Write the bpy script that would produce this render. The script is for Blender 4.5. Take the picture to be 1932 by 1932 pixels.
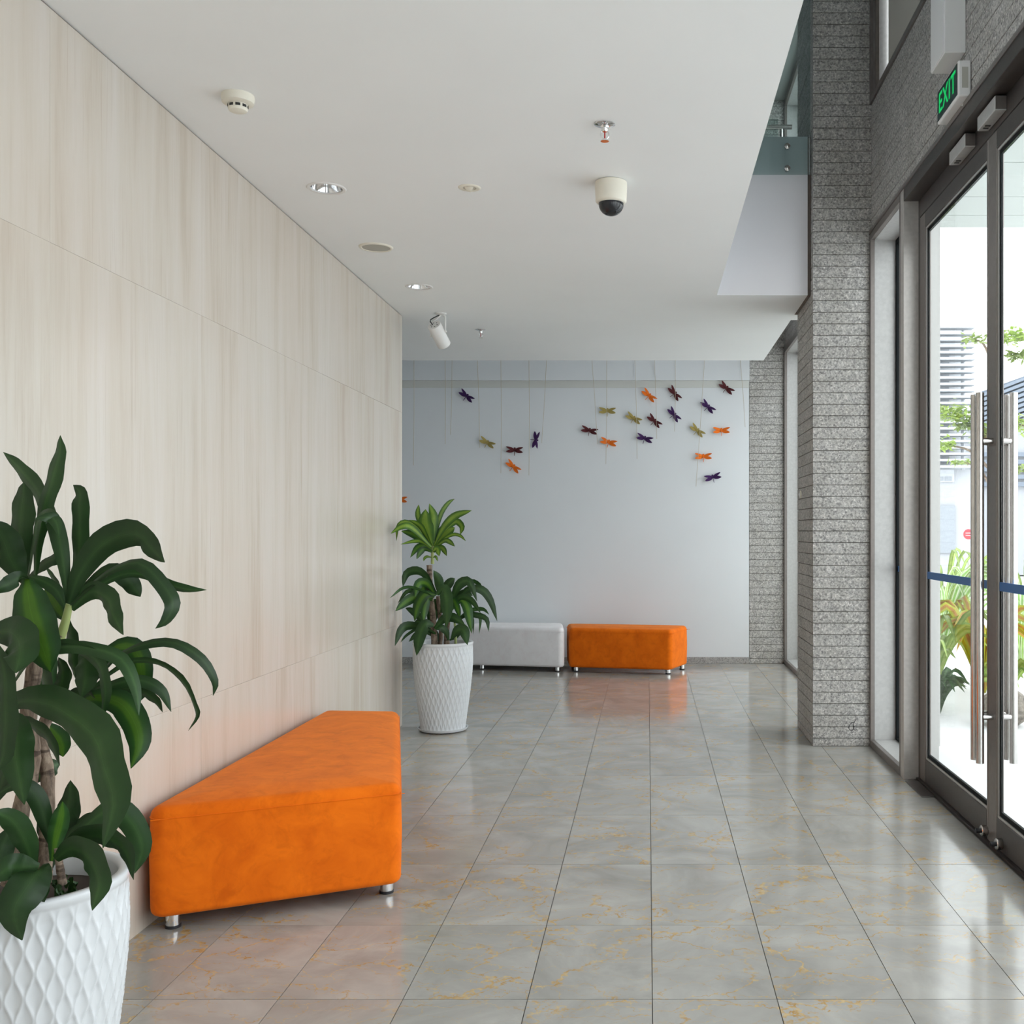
import bpy, bmesh, math, random
from mathutils import Vector, Matrix

for _o in list(bpy.data.objects):
    bpy.data.objects.remove(_o)
SC = bpy.context.scene
COL = SC.collection
PI = math.pi

# ------------------------------------------------------------------ camera
F_PX, VPX, VPY, EYE = 2000.0, 1222.0, 1003.0, 1.5
cam_d = bpy.data.cameras.new('camera')
cam = bpy.data.objects.new('camera', cam_d)
COL.objects.link(cam)
cam.location = (0, 0, EYE)
cam.rotation_euler = (PI / 2, 0, 0)
cam_d.sensor_width = 36.0
cam_d.lens = F_PX / 1932.0 * 36.0
cam_d.shift_x = -(VPX - 966.0) / 1932.0
cam_d.shift_y = (VPY - 966.0) / 1932.0
cam_d.clip_end = 400
SC.camera = cam

# ------------------------------------------------------------------ world, light, exposure
world = bpy.data.worlds.new('sky')
SC.world = world
world.use_nodes = True
bg = world.node_tree.nodes['Background']
bg.inputs[0].default_value = (0.93, 0.97, 1.0, 1)
bg.inputs[1].default_value = 3.0
SC.view_settings.view_transform = 'Standard'
SC.view_settings.look = 'None'
SC.view_settings.exposure = 0.42
SC.view_settings.gamma = 1.0
SC.view_settings.use_curve_mapping = False
SC.cycles.use_denoising = True
SC.cycles.max_bounces = 7
SC.cycles.diffuse_bounces = 4
SC.cycles.glossy_bounces = 3
SC.cycles.transparent_max_bounces = 14
SC.cycles.use_adaptive_sampling = True
SC.cycles.adaptive_threshold = 0.03
SC.cycles.caustics_reflective = False


# ------------------------------------------------------------------ helpers
WL = {}          # world location of every object


def P(px, py, Z):
    """photo pixel at a distance -> point"""
    return Vector(((px - VPX) * Z / F_PX, Z, EYE - (py - VPY) * Z / F_PX))


def link(o, parent=None, loc=(0, 0, 0)):
    COL.objects.link(o)
    loc = Vector(loc)
    WL[o.name] = loc
    if parent is not None:
        o.parent = parent
        o.location = loc - WL[parent.name]
    else:
        o.location = loc
    return o


def empty(name, loc=(0, 0, 0), parent=None):
    o = bpy.data.objects.new(name, None)
    o.empty_display_size = 0.05
    return link(o, parent, loc)


def tag(o, label=None, cat=None, group=None, kind=None):
    if label:
        o['label'] = label
    if cat:
        o['category'] = cat
    if group:
        o['group'] = group
    if kind:
        o['kind'] = kind
    return o


def mesh_obj(name, verts, faces, mat, parent=None, loc=(0, 0, 0), smooth=False, uvs=None):
    """verts in world space; the origin is put at loc"""
    me = bpy.data.meshes.new(name)
    L = Vector(loc)
    me.from_pydata([Vector(v) - L for v in verts], [], faces)
    if uvs:
        lay = me.uv_layers.new(name='UVMap')
        for lp in me.loops:
            lay.data[lp.index].uv = uvs[lp.vertex_index]
    me.materials.append(mat)
    if smooth:
        me.polygons.foreach_set('use_smooth', [True] * len(me.polygons))
    me.update()
    return link(bpy.data.objects.new(name, me), parent, loc)


_BOX = {}


def box(name, x0, x1, y0, y1, z0, z1, mat, parent=None, bev=0.0, seg=1):
    sx, sy, sz = x1 - x0, y1 - y0, z1 - z0
    key = (round(sx, 4), round(sy, 4), round(sz, 4), mat.name, bev, seg)
    me = _BOX.get(key)
    if me is None:
        bm = bmesh.new()
        bmesh.ops.create_cube(bm, size=1)
        bmesh.ops.scale(bm, vec=(sx, sy, sz), verts=bm.verts)
        if bev:
            bmesh.ops.bevel(bm, geom=bm.edges[:], offset=bev, segments=seg, affect='EDGES', profile=0.5)
        me = bpy.data.meshes.new(name)
        bm.to_mesh(me)
        bm.free()
        me.materials.append(mat)
        _BOX[key] = me
    return link(bpy.data.objects.new(name, me), parent, ((x0 + x1) / 2, (y0 + y1) / 2, (z0 + z1) / 2))


def boxes(name, lst, mat, parent=None, bev=0.0):
    """several boxes of one rigid piece (a frame) as one mesh"""
    bm = bmesh.new()
    for (x0, x1, y0, y1, z0, z1) in lst:
        r = bmesh.ops.create_cube(bm, size=1)
        vs = r['verts']
        bmesh.ops.scale(bm, vec=(x1 - x0, y1 - y0, z1 - z0), verts=vs)
        bmesh.ops.translate(bm, vec=((x0 + x1) / 2, (y0 + y1) / 2, (z0 + z1) / 2), verts=vs)
    if bev:
        bmesh.ops.bevel(bm, geom=bm.edges[:], offset=bev, segments=1, affect='EDGES')
    c = Vector(((lst[0][0] + lst[0][1]) / 2, (lst[0][2] + lst[0][3]) / 2, (lst[0][4] + lst[0][5]) / 2))
    bmesh.ops.translate(bm, vec=-c, verts=bm.verts)
    me = bpy.data.meshes.new(name)
    bm.to_mesh(me)
    bm.free()
    me.materials.append(mat)
    return link(bpy.data.objects.new(name, me), parent, c)


def lathe(name, prof, mat, loc, parent=None, n=40, axis=None, smooth=True, cap=True):
    """prof: list of (r, z) in local space, revolved about z (or about axis)"""
    verts, faces = [], []
    for (r, z) in prof:
        for k in range(n):
            a = 2 * PI * k / n
            verts.append(Vector((r * math.cos(a), r * math.sin(a), z)))
    for i in range(len(prof) - 1):
        for k in range(n):
            k2 = (k + 1) % n
            faces.append((i * n + k, i * n + k2, (i + 1) * n + k2, (i + 1) * n + k))
    if cap:
        if prof[0][0] > 1e-5:
            faces.append(tuple(range(n))[::-1])
        if prof[-1][0] > 1e-5:
            b = (len(prof) - 1) * n
            faces.append(tuple(range(b, b + n)))
    if axis is not None:
        q = Vector((0, 0, 1)).rotation_difference(Vector(axis).normalized()).to_matrix()
        verts = [q @ v for v in verts]
    L = Vector(loc)
    o = mesh_obj(name, [v + L for v in verts], faces, mat, parent, loc, smooth)
    if smooth:
        sharp_edges(o.data, 40)
    return o


def sharp_edges(me, deg):
    bm = bmesh.new()
    bm.from_mesh(me)
    lim = math.radians(deg)
    for e in bm.edges:
        if len(e.link_faces) == 2 and e.calc_face_angle(0) > lim:
            e.smooth = False
    bmesh.ops.recalc_face_normals(bm, faces=bm.faces)
    bm.to_mesh(me)
    bm.free()


def catmull(pts, n):
    pts = [Vector(p) for p in pts]
    if len(pts) == 2:
        return [pts[0].lerp(pts[1], i / n) for i in range(n + 1)]
    ext = [2 * pts[0] - pts[1]] + pts + [2 * pts[-1] - pts[-2]]
    m = len(pts) - 1
    out = []
    for i in range(n + 1):
        t = i / n * m
        k = min(int(t), m - 1)
        u = t - k
        p0, p1, p2, p3 = ext[k], ext[k + 1], ext[k + 2], ext[k + 3]
        out.append(0.5 * ((2 * p1) + (p2 - p0) * u + (2 * p0 - 5 * p1 + 4 * p2 - p3) * u * u
                          + (3 * p1 - p0 - 3 * p2 + p3) * u ** 3))
    return out


def tube(name, pts, rad, mat, parent=None, n=10, seg=None, loc=None, rings=False):
    """sweep a circle; rad is a number or a list over the control points"""
    m = seg or max(2, (len(pts) - 1) * 6)
    sp = catmull(pts, m)
    verts, faces = [], []
    up = Vector((0.13, 0.21, 1)).normalized()
    for i, p in enumerate(sp):
        t = (sp[min(i + 1, m)] - sp[max(i - 1, 0)]).normalized()
        a = t.cross(up if abs(t.dot(up)) < 0.95 else Vector((1, 0, 0))).normalized()
        b = t.cross(a)
        if isinstance(rad, (list, tuple)):
            f = i / m * (len(rad) - 1)
            k = min(int(f), len(rad) - 2)
            r = rad[k] + (rad[k + 1] - rad[k]) * (f - k)
        else:
            r = rad
        if rings:
            r *= 1 + 0.05 * math.sin(i * 0.83) * math.cos(i * 0.31) + (0.04 if i % 7 == 0 else 0)
        for j in range(n):
            an = 2 * PI * j / n
            verts.append(p + (a * math.cos(an) + b * math.sin(an)) * r)
    for i in range(m):
        for j in range(n):
            j2 = (j + 1) % n
            faces.append((i * n + j, i * n + j2, (i + 1) * n + j2, (i + 1) * n + j))
    faces.append(tuple(range(n))[::-1])
    faces.append(tuple(range(m * n, m * n + n)))
    o = mesh_obj(name, verts, faces, mat, parent, loc or sp[0], True)
    sharp_edges(o.data, 50)
    return o


# ------------------------------------------------------------------ materials
def mat_new(name):
    m = bpy.data.materials.new(name)
    m.use_nodes = True
    nt = m.node_tree
    b = nt.nodes['Principled BSDF']
    return m, nt, b


def simple(name, col, rough=0.5, metal=0.0, **kw):
    m, nt, b = mat_new(name)
    b.inputs['Base Color'].default_value = (*col, 1)
    b.inputs['Roughness'].default_value = rough
    b.inputs['Metallic'].default_value = metal
    for k, v in kw.items():
        b.inputs[k].default_value = v
    return m


def N(nt, t, **kw):
    n = nt.nodes.new(t)
    for k, v in kw.items():
        setattr(n, k, v)
    return n


def ramp(nt, src, stops):
    r = N(nt, 'ShaderNodeValToRGB')
    e = r.color_ramp.elements
    while len(e) < len(stops):
        e.new(0.5)
    for i, (p, c) in enumerate(stops):
        e[i].position = p
        e[i].color = (*c, 1) if len(c) == 3 else c
    nt.links.new(src, r.inputs[0])
    return r.outputs[0]


def mixc(nt, fac, a, b, mode='MIX'):
    n = N(nt, 'ShaderNodeMix', data_type='RGBA', blend_type=mode)
    for i, v in ((0, fac), (6, a), (7, b)):
        if isinstance(v, bpy.types.NodeSocket):
            nt.links.new(v, n.inputs[i])
        elif i == 0:
            n.inputs[0].default_value = v
        else:
            n.inputs[i].default_value = (*v, 1)
    return n.outputs[2]


def pos(nt, scale=(1, 1, 1), rand=False, obj=False):
    if obj:
        s = N(nt, 'ShaderNodeTexCoord').outputs['Object']
    else:
        s = N(nt, 'ShaderNodeNewGeometry').outputs['Position']
    if rand:
        inf = N(nt, 'ShaderNodeObjectInfo')
        mu = N(nt, 'ShaderNodeMath', operation='MULTIPLY')
        mu.inputs[1].default_value = 37.0
        nt.links.new(inf.outputs['Random'], mu.inputs[0])
        ad = N(nt, 'ShaderNodeVectorMath', operation='ADD')
        nt.links.new(s, ad.inputs[0])
        nt.links.new(mu.outputs[0], ad.inputs[1])
        s = ad.outputs[0]
    mp = N(nt, 'ShaderNodeMapping')
    mp.inputs['Scale'].default_value = scale
    nt.links.new(s, mp.inputs[0])
    return mp.outputs[0]


def noise(nt, vec, scale, detail=4, rough=0.5, dist=0.0):
    n = N(nt, 'ShaderNodeTexNoise')
    n.inputs['Scale'].default_value = scale
    n.inputs['Detail'].default_value = detail
    n.inputs['Roughness'].default_value = rough
    n.inputs['Distortion'].default_value = dist
    nt.links.new(vec, n.inputs['Vector'])
    return n.outputs[0]


def bump(nt, b, h, strength, dist=0.002):
    n = N(nt, 'ShaderNodeBump')
    n.inputs['Strength'].default_value = strength
    n.inputs['Distance'].default_value = dist
    nt.links.new(h, n.inputs['Height'])
    nt.links.new(n.outputs[0], b.inputs['Normal'])


def mat_paint(name, col, rough=0.6):
    m, nt, b = mat_new(name)
    v = pos(nt)
    n = noise(nt, v, 1.3, 3)
    c = ramp(nt, n, [(0.3, tuple(x * 0.97 for x in col)), (0.7, col)])
    nt.links.new(c, b.inputs['Base Color'])
    b.inputs['Roughness'].default_value = rough
    bump(nt, b, noise(nt, v, 260, 2), 0.05, 0.001)
    return m


def mat_travertine():
    m, nt, b = mat_new('travertine')
    v = pos(nt, (1, 3.4, 0.26), rand=True)
    n1 = noise(nt, v, 2.0, 6, 0.66, 0.3)
    c1 = ramp(nt, n1, [(0.30, (0.51, 0.44, 0.365)), (0.47, (0.575, 0.52, 0.452)), (0.72, (0.62, 0.575, 0.53))])
    v2 = pos(nt, (1, 30, 0.8), rand=True)
    n2 = noise(nt, v2, 2.2, 5, 0.7, 0.1)
    c2 = ramp(nt, n2, [(0.28, (0.86, 0.82, 0.78)), (0.46, (1, 1, 1))])
    mk = ramp(nt, noise(nt, pos(nt, (1, 1.6, 0.5), rand=True), 1.5, 3), [(0.42, (0, 0, 0)), (0.62, (1, 1, 1))])
    c = mixc(nt, mk, c1, mixc(nt, 1.0, c1, c2, 'MULTIPLY'))
    n3 = noise(nt, pos(nt), 1.1, 3)
    c3 = ramp(nt, n3, [(0.35, (1, 1, 1)), (0.75, (1.0, 0.965, 0.945))])
    c = mixc(nt, 1.0, c, c3, 'MULTIPLY')
    nt.links.new(c, b.inputs['Base Color'])
    b.inputs['Roughness'].default_value = 0.24
    bump(nt, b, n2, 0.05, 0.001)
    return m


def mat_granite(name, lo, mid, hi, sc=1.0):
    m, nt, b = mat_new(name)
    v = pos(nt)
    n1 = noise(nt, v, 85 * sc, 4, 0.75)
    c1 = ramp(nt, n1, [(0.34, lo), (0.47, mid), (0.53, mid), (0.66, hi)])
    vo = N(nt, 'ShaderNodeTexVoronoi')
    vo.inputs['Scale'].default_value = 120 * sc
    nt.links.new(v, vo.inputs['Vector'])
    bw = N(nt, 'ShaderNodeSeparateColor')
    nt.links.new(vo.outputs['Color'], bw.inputs[0])
    c2 = ramp(nt, bw.outputs[0], [(0.0, (0.45, 0.45, 0.46)), (0.35, (0.95, 0.95, 0.95)), (1.0, (1.25, 1.24, 1.22))])
    c = mixc(nt, 0.8, c1, c2, 'MULTIPLY')
    n3 = noise(nt, v, 5, 3)
    c3 = ramp(nt, n3, [(0.3, (0.9, 0.89, 0.87)), (0.7, (1.06, 1.06, 1.07))])
    c = mixc(nt, 1.0, c, c3, 'MULTIPLY')
    nt.links.new(c, b.inputs['Base Color'])
    b.inputs['Roughness'].default_value = 0.75
    bump(nt, b, n1, 0.25, 0.002)
    return m


def mat_marble():
    m, nt, b = mat_new('polished_marble_tile')
    v = pos(nt, (1, 1, 1), rand=True)
    n0 = noise(nt, v, 2.4, 5, 0.6, 1.2)
    base = ramp(nt, n0, [(0.28, (0.285, 0.275, 0.258)), (0.5, (0.36, 0.348, 0.325)), (0.75, (0.45, 0.438, 0.41))])
    # veins: cracks along warped cell borders, broken up by a mask
    def vein(scale, width, warp, det, off):
        wn = N(nt, 'ShaderNodeTexNoise')
        wn.inputs['Scale'].default_value = scale * 1.5
        wn.inputs['Detail'].default_value = det
        wn.inputs['Roughness'].default_value = 0.65
        nt.links.new(v, wn.inputs['Vector'])
        ad = N(nt, 'ShaderNodeVectorMath', operation='MULTIPLY_ADD')
        ad.inputs[1].default_value = (warp, warp, warp)
        nt.links.new(wn.outputs['Color'], ad.inputs[0])
        nt.links.new(v, ad.inputs[2])
        vo = N(nt, 'ShaderNodeTexVoronoi', feature='DISTANCE_TO_EDGE')
        vo.inputs['Scale'].default_value = scale
        mp = N(nt, 'ShaderNodeMapping')
        mp.inputs['Location'].default_value = (off, off, off)
        mp.inputs['Rotation'].default_value = (0, 0, 0.6)
        mp.inputs['Scale'].default_value = (0.75, 1.5, 1.0)
        nt.links.new(ad.outputs[0], mp.inputs[0])
        nt.links.new(mp.outputs[0], vo.inputs['Vector'])
        return ramp(nt, vo.outputs['Distance'], [(0.0, (1, 1, 1)), (width * 0.45, (0.75, 0.75, 0.75)), (width, (0, 0, 0))])
    v1 = vein(2.7, 0.017, 0.32, 5, 0.0)
    v2 = vein(6.0, 0.016, 0.18, 4, 3.7)
    mk = noise(nt, v, 2.0, 2)
    mk1 = ramp(nt, mk, [(0.34, (0.08, 0.08, 0.08)), (0.52, (1, 1, 1))])
    mk2 = ramp(nt, mk, [(0.38, (0.1, 0.1, 0.1)), (0.58, (0.8, 0.8, 0.8))])
    f1 = mixc(nt, 1.0, v1, mk1, 'MULTIPLY')
    f2 = mixc(nt, 1.0, v2, mk2, 'MULTIPLY')
    gold = ramp(nt, noise(nt, v, 30, 2), [(0.35, (0.40, 0.235, 0.07)), (0.65, (0.56, 0.41, 0.21))])
    c = mixc(nt, f2, base, gold)
    c = mixc(nt, f1, c, gold)
    nt.links.new(c, b.inputs['Base Color'])
    b.inputs['Roughness'].default_value = 0.12
    b.inputs['IOR'].default_value = 1.33
    return m


def mat_velvet(name, col, dark, sheen=0.35, tint=(1, 1, 1), blotch=0.88):
    m, nt, b = mat_new(name)
    v = pos(nt, (1, 1, 1), obj=True)
    n = noise(nt, v, 5.0, 5, 0.65, 0.6)
    n2 = noise(nt, v, 11.0, 6, 0.7, 0.8)
    c = ramp(nt, n, [(0.33, dark), (0.62, col)])
    c = mixc(nt, 1.0, c, ramp(nt, n2, [(0.34, (blotch, blotch * 0.97, blotch * 0.97)), (0.5, (1, 1, 1))]), 'MULTIPLY')
    nt.links.new(c, b.inputs['Base Color'])
    b.inputs['Roughness'].default_value = 0.9
    b.inputs['Specular IOR Level'].default_value = 0.15
    b.inputs['Sheen Weight'].default_value = sheen
    b.inputs['Sheen Roughness'].default_value = 0.45
    b.inputs['Sheen Tint'].default_value = (*tint, 1)
    bump(nt, b, noise(nt, v, 420, 2), 0.12, 0.001)
    return m


def mat_leaf(name, edge, mid, stripe, w=0.28):
    m, nt, b = mat_new(name)
    uv = N(nt, 'ShaderNodeUVMap')
    sp = N(nt, 'ShaderNodeSeparateXYZ')
    nt.links.new(uv.outputs[0], sp.inputs[0])
    s = N(nt, 'ShaderNodeMath', operation='SUBTRACT')
    s.inputs[1].default_value = 0.5
    nt.links.new(sp.outputs[0], s.inputs[0])
    a = N(nt, 'ShaderNodeMath', operation='ABSOLUTE')
    nt.links.new(s.outputs[0], a.inputs[0])
    inf = N(nt, 'ShaderNodeObjectInfo')
    cr = ramp(nt, a.outputs[0], [(0.0, tuple(x * 1.25 for x in stripe)), (0.018, stripe), (w * 0.5, stripe), (w * 0.5 + 0.09, mid), (0.42, edge)])
    v = pos(nt)
    n = noise(nt, v, 14, 3)
    c2 = ramp(nt, n, [(0.3, (0.78, 0.80, 0.78)), (0.7, (1.15, 1.12, 1.05))])
    c = mixc(nt, 1.0, cr, c2, 'MULTIPLY')
    hv = N(nt, 'ShaderNodeHueSaturation')
    mr = N(nt, 'ShaderNodeMapRange')
    mr.inputs[3].default_value = 0.75
    mr.inputs[4].default_value = 1.3
    nt.links.new(inf.outputs['Random'], mr.inputs[0])
    nt.links.new(mr.outputs[0], hv.inputs['Value'])
    nt.links.new(c, hv.inputs['Color'])
    nt.links.new(hv.outputs[0], b.inputs['Base Color'])
    b.inputs['Roughness'].default_value = 0.42
    b.inputs['Specular IOR Level'].default_value = 0.4
    # a little light through the blade
    tr = N(nt, 'ShaderNodeBsdfTranslucent')
    nt.links.new(hv.outputs[0], tr.inputs[0])
    ms = N(nt, 'ShaderNodeMixShader')
    ms.inputs[0].default_value = 0.22
    out = nt.nodes['Material Output']
    nt.links.new(b.outputs[0], ms.inputs[1])
    nt.links.new(tr.outputs[0], ms.inputs[2])
    nt.links.new(ms.outputs[0], out.inputs[0])
    return m


def mat_bark():
    m, nt, b = mat_new('cane_bark')
    v = pos(nt, (1, 1, 0.22))
    n = noise(nt, v, 60, 6, 0.7)
    c = ramp(nt, n, [(0.34, (0.075, 0.05, 0.036)), (0.5, (0.21, 0.15, 0.11)), (0.68, (0.36, 0.28, 0.21))])
    v2 = pos(nt, (0.25, 0.25, 1))
    n2 = noise(nt, v2, 42, 3, 0.5, 0.4)
    c2 = ramp(nt, n2, [(0.36, (0.35, 0.32, 0.30)), (0.43, (1, 1, 1))])
    c = mixc(nt, 1.0, c, c2, 'MULTIPLY')
    nt.links.new(c, b.inputs['Base Color'])
    b.inputs['Roughness'].default_value = 0.85
    bump(nt, b, n, 0.5, 0.003)
    return m


def mat_glass(name, tint=(0.97, 0.985, 0.98), refl=0.6):
    m, nt, b = mat_new(name)
    nt.nodes.remove(b)
    tr = N(nt, 'ShaderNodeBsdfTransparent')
    tr.inputs[0].default_value = (*tint, 1)
    gl = N(nt, 'ShaderNodeBsdfGlossy')
    gl.inputs['Roughness'].default_value = 0.0
    lw = N(nt, 'ShaderNodeLayerWeight')
    lw.inputs[0].default_value = 0.5
    pw = N(nt, 'ShaderNodeMath', operation='POWER')
    pw.inputs[1].default_value = 5.0
    nt.links.new(lw.outputs['Facing'], pw.inputs[0])
    mu = N(nt, 'ShaderNodeMath', operation='MULTIPLY_ADD')
    mu.inputs[1].default_value = 0.9 * refl
    mu.inputs[2].default_value = 0.04 * refl
    nt.links.new(pw.outputs[0], mu.inputs[0])
    ms = N(nt, 'ShaderNodeMixShader')
    nt.links.new(mu.outputs[0], ms.inputs[0])
    nt.links.new(tr.outputs[0], ms.inputs[1])
    nt.links.new(gl.outputs[0], ms.inputs[2])
    nt.links.new(ms.outputs[0], nt.nodes['Material Output'].inputs[0])
    return m


def mat_metal(name, col, rough, metal=0.7):
    m, nt, b = mat_new(name)
    v = pos(nt, (1, 1, 1))
    n = noise(nt, v, 40, 3)
    c = ramp(nt, n, [(0.3, tuple(x * 0.92 for x in col)), (0.7, tuple(x * 1.05 for x in col))])
    nt.links.new(c, b.inputs['Base Color'])
    b.inputs['Roughness'].default_value = rough
    b.inputs['Metallic'].default_value = metal
    return m


M = {}
M['ceiling'] = mat_paint('ceiling_paint', (0.905, 0.92, 0.925))
M['white_wall'] = mat_paint('white_wall_paint', (0.735, 0.76, 0.785))
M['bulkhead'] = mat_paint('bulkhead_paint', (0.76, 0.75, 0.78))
M['fascia_shade'] = mat_paint('painted_fascia_shade', (0.63, 0.64, 0.61))  # darker wall tone for the painted shade below the fascia
M['upper_ceiling'] = mat_paint('grey_upper_ceiling', (0.30, 0.31, 0.30))
M['travertine'] = mat_travertine()
M['slab_joint'] = simple('slab_joint_filler', (0.52, 0.46, 0.40), 0.8)
M['shadow_gap'] = simple('dark_recess_bead', (0.16, 0.13, 0.11), 0.8)
M['granite'] = mat_granite('split_granite', (0.19, 0.185, 0.18), (0.40, 0.388, 0.37), (0.66, 0.645, 0.62), 0.85)
M['granite_joint'] = simple('granite_joint', (0.16, 0.145, 0.13), 0.9)
M['marble'] = mat_marble()
M['grout'] = simple('floor_grout', (0.13, 0.12, 0.11), 0.8)
M['skirting'] = mat_granite('stone_skirting', (0.28, 0.27, 0.26), (0.36, 0.35, 0.34), (0.44, 0.43, 0.42))
M['frame'] = mat_metal('bronze_grey_aluminium', (0.23, 0.205, 0.19), 0.38, 0.55)
M['frame_dark'] = mat_metal('dark_bronze_aluminium', (0.085, 0.073, 0.068), 0.35, 0.5)
M['frame_light'] = mat_metal('light_bronze_aluminium', (0.56, 0.53, 0.50), 0.36, 0.35)
M['reveal'] = mat_metal('pale_aluminium_panel', (0.49, 0.485, 0.475), 0.4, 0.2)
M['cladding'] = mat_paint('pale_outer_cladding', (0.60, 0.595, 0.575), 0.5)
M['gasket'] = simple('black_rubber_gasket', (0.006, 0.008, 0.009), 0.6, 0.0, **{'Specular IOR Level': 0.12})
M['bead'] = simple('satin_glazing_bead', (0.6, 0.58, 0.56), 0.35, 0.6)
M['glass'] = mat_glass('clear_glass')
M['glass_green'] = mat_glass('green_tinted_glass', (0.78, 0.84, 0.835), 0.6)
M['steel'] = mat_metal('brushed_stainless', (0.62, 0.60, 0.58), 0.16, 1.0)
M['chrome'] = simple('chrome', (0.82, 0.82, 0.83), 0.07, 1.0)
M['orange'] = mat_velvet('orange_velvet', (0.82, 0.165, 0.005), (0.68, 0.12, 0.003), 0.22, (1.0, 0.6, 0.25))
M['grey_velvet'] = mat_velvet('pale_grey_velvet', (0.84, 0.815, 0.825), (0.78, 0.755, 0.765), 0.2, (1, 1, 1), 0.97)
M['black_rubber'] = simple('black_rubber', (0.02, 0.02, 0.025), 0.6)
M['ceramic'] = simple('white_glazed_ceramic', (0.62, 0.635, 0.655), 0.24)
M['soil'] = simple('dark_soil', (0.035, 0.022, 0.015), 0.95)
M['bark'] = mat_bark()
M['young_cane'] = simple('young_green_cane', (0.30, 0.36, 0.12), 0.5)
M['leaf'] = mat_leaf('dracaena_leaf', (0.017, 0.048, 0.014), (0.022, 0.060, 0.017), (0.032, 0.078, 0.023), 0.10)
M['leaf_stripe'] = mat_leaf('striped_dracaena_leaf', (0.018, 0.062, 0.016), (0.030, 0.10, 0.017), (0.075, 0.18, 0.018), 0.26)
M['leaf_fresh'] = mat_leaf('fresh_dracaena_leaf', (0.040, 0.115, 0.016), (0.085, 0.19, 0.02), (0.19, 0.31, 0.04), 0.30)
M['leaf_far'] = mat_leaf('far_dracaena_leaf', (0.020, 0.060, 0.016), (0.028, 0.08, 0.02), (0.042, 0.105, 0.026), 0.14)
M['leaf_garden'] = mat_leaf('garden_leaf', (0.20, 0.33, 0.06), (0.27, 0.38, 0.08), (0.34, 0.44, 0.12), 0.3)
M['leaf_white'] = mat_leaf('variegated_garden_leaf', (0.70, 0.76, 0.62), (0.40, 0.58, 0.22), (0.25, 0.46, 0.10), 0.25)
M['leaf_gold'] = mat_leaf('golden_garden_leaf', (0.30, 0.36, 0.02), (0.38, 0.34, 0.02), (0.34, 0.16, 0.02), 0.3)
M['cream_plastic'] = simple('cream_plastic', (0.80, 0.76, 0.66), 0.45)
M['white_plastic'] = simple('white_plastic', (0.82, 0.81, 0.80), 0.4)
M['grille'] = simple('speaker_grille_cloth', (0.46, 0.45, 0.40), 0.8)
M['dark_slot'] = simple('dark_slot', (0.02, 0.02, 0.02), 0.6)
M['smoked'] = simple('smoked_dome', (0.015, 0.016, 0.02), 0.06)
M['red_glass'] = simple('red_glass_bulb', (0.5, 0.02, 0.02), 0.1)
M['twine'] = simple('tan_twine', (0.50, 0.44, 0.34), 0.9)
M['felt_purple'] = simple('purple_felt', (0.045, 0.012, 0.085), 0.95)
M['felt_maroon'] = simple('maroon_felt', (0.085, 0.014, 0.018), 0.95)
M['felt_orange'] = simple('orange_felt', (0.80, 0.17, 0.012), 0.95)
M['felt_olive'] = simple('olive_felt', (0.36, 0.28, 0.085), 0.95)
M['tape'] = simple('blue_tape', (0.035, 0.15, 0.42), 0.45)
M['sign_dark'] = simple('dark_sign_face', (0.012, 0.03, 0.03), 0.3)
m_, nt_, b_ = mat_new('lit_green_letter')
b_.inputs['Base Color'].default_value = (0.0, 0.28, 0.07, 1)
b_.inputs['Emission Color'].default_value = (0.0, 0.75, 0.16, 1)
b_.inputs['Emission Strength'].default_value = 0.42
M['sign_green'] = m_
M['paving'] = mat_paint('pale_paving', (0.72, 0.72, 0.72), 0.8)
M['canopy'] = mat_paint('canopy_panel', (0.62, 0.66, 0.64), 0.5)
M['concrete_white'] = mat_paint('white_render', (0.44, 0.45, 0.475), 0.8)
M['upper_render'] = simple('pale_upper_render', (0.62, 0.64, 0.67), 0.8)
M['louvre'] = simple('white_louvre', (0.50, 0.52, 0.55), 0.6)
M['shade_glass'] = simple('shaded_glazing', (0.30, 0.325, 0.36), 0.3)
M['slate_roof'] = simple('blue_grey_roof', (0.20, 0.235, 0.29), 0.6)
M['red_sign'] = simple('red_sign_paint', (0.62, 0.05, 0.07), 0.5)
M['rock'] = mat_granite('garden_rock', (0.10, 0.09, 0.07), (0.2, 0.18, 0.15), (0.3, 0.28, 0.24), 0.3)
M['blind'] = simple('beige_blind', (0.62, 0.58, 0.52), 0.8)
M['spandrel'] = simple('ink', (0.03, 0.03, 0.035), 0.7)

# ------------------------------------------------------------------ dimensions
CEIL = 3.17
LW = -1.90          # face of the travertine wall
GX = 1.55           # inner face of the glazed wall
PX0 = 1.155         # inner side of the stone pillars
PY0, PY1 = 7.41, 8.17
BW = 12.05          # back wall
HALL_L = -5.2
Y0 = -4.0
UF = 4.29           # upper floor level
ROOF = 6.4

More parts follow.
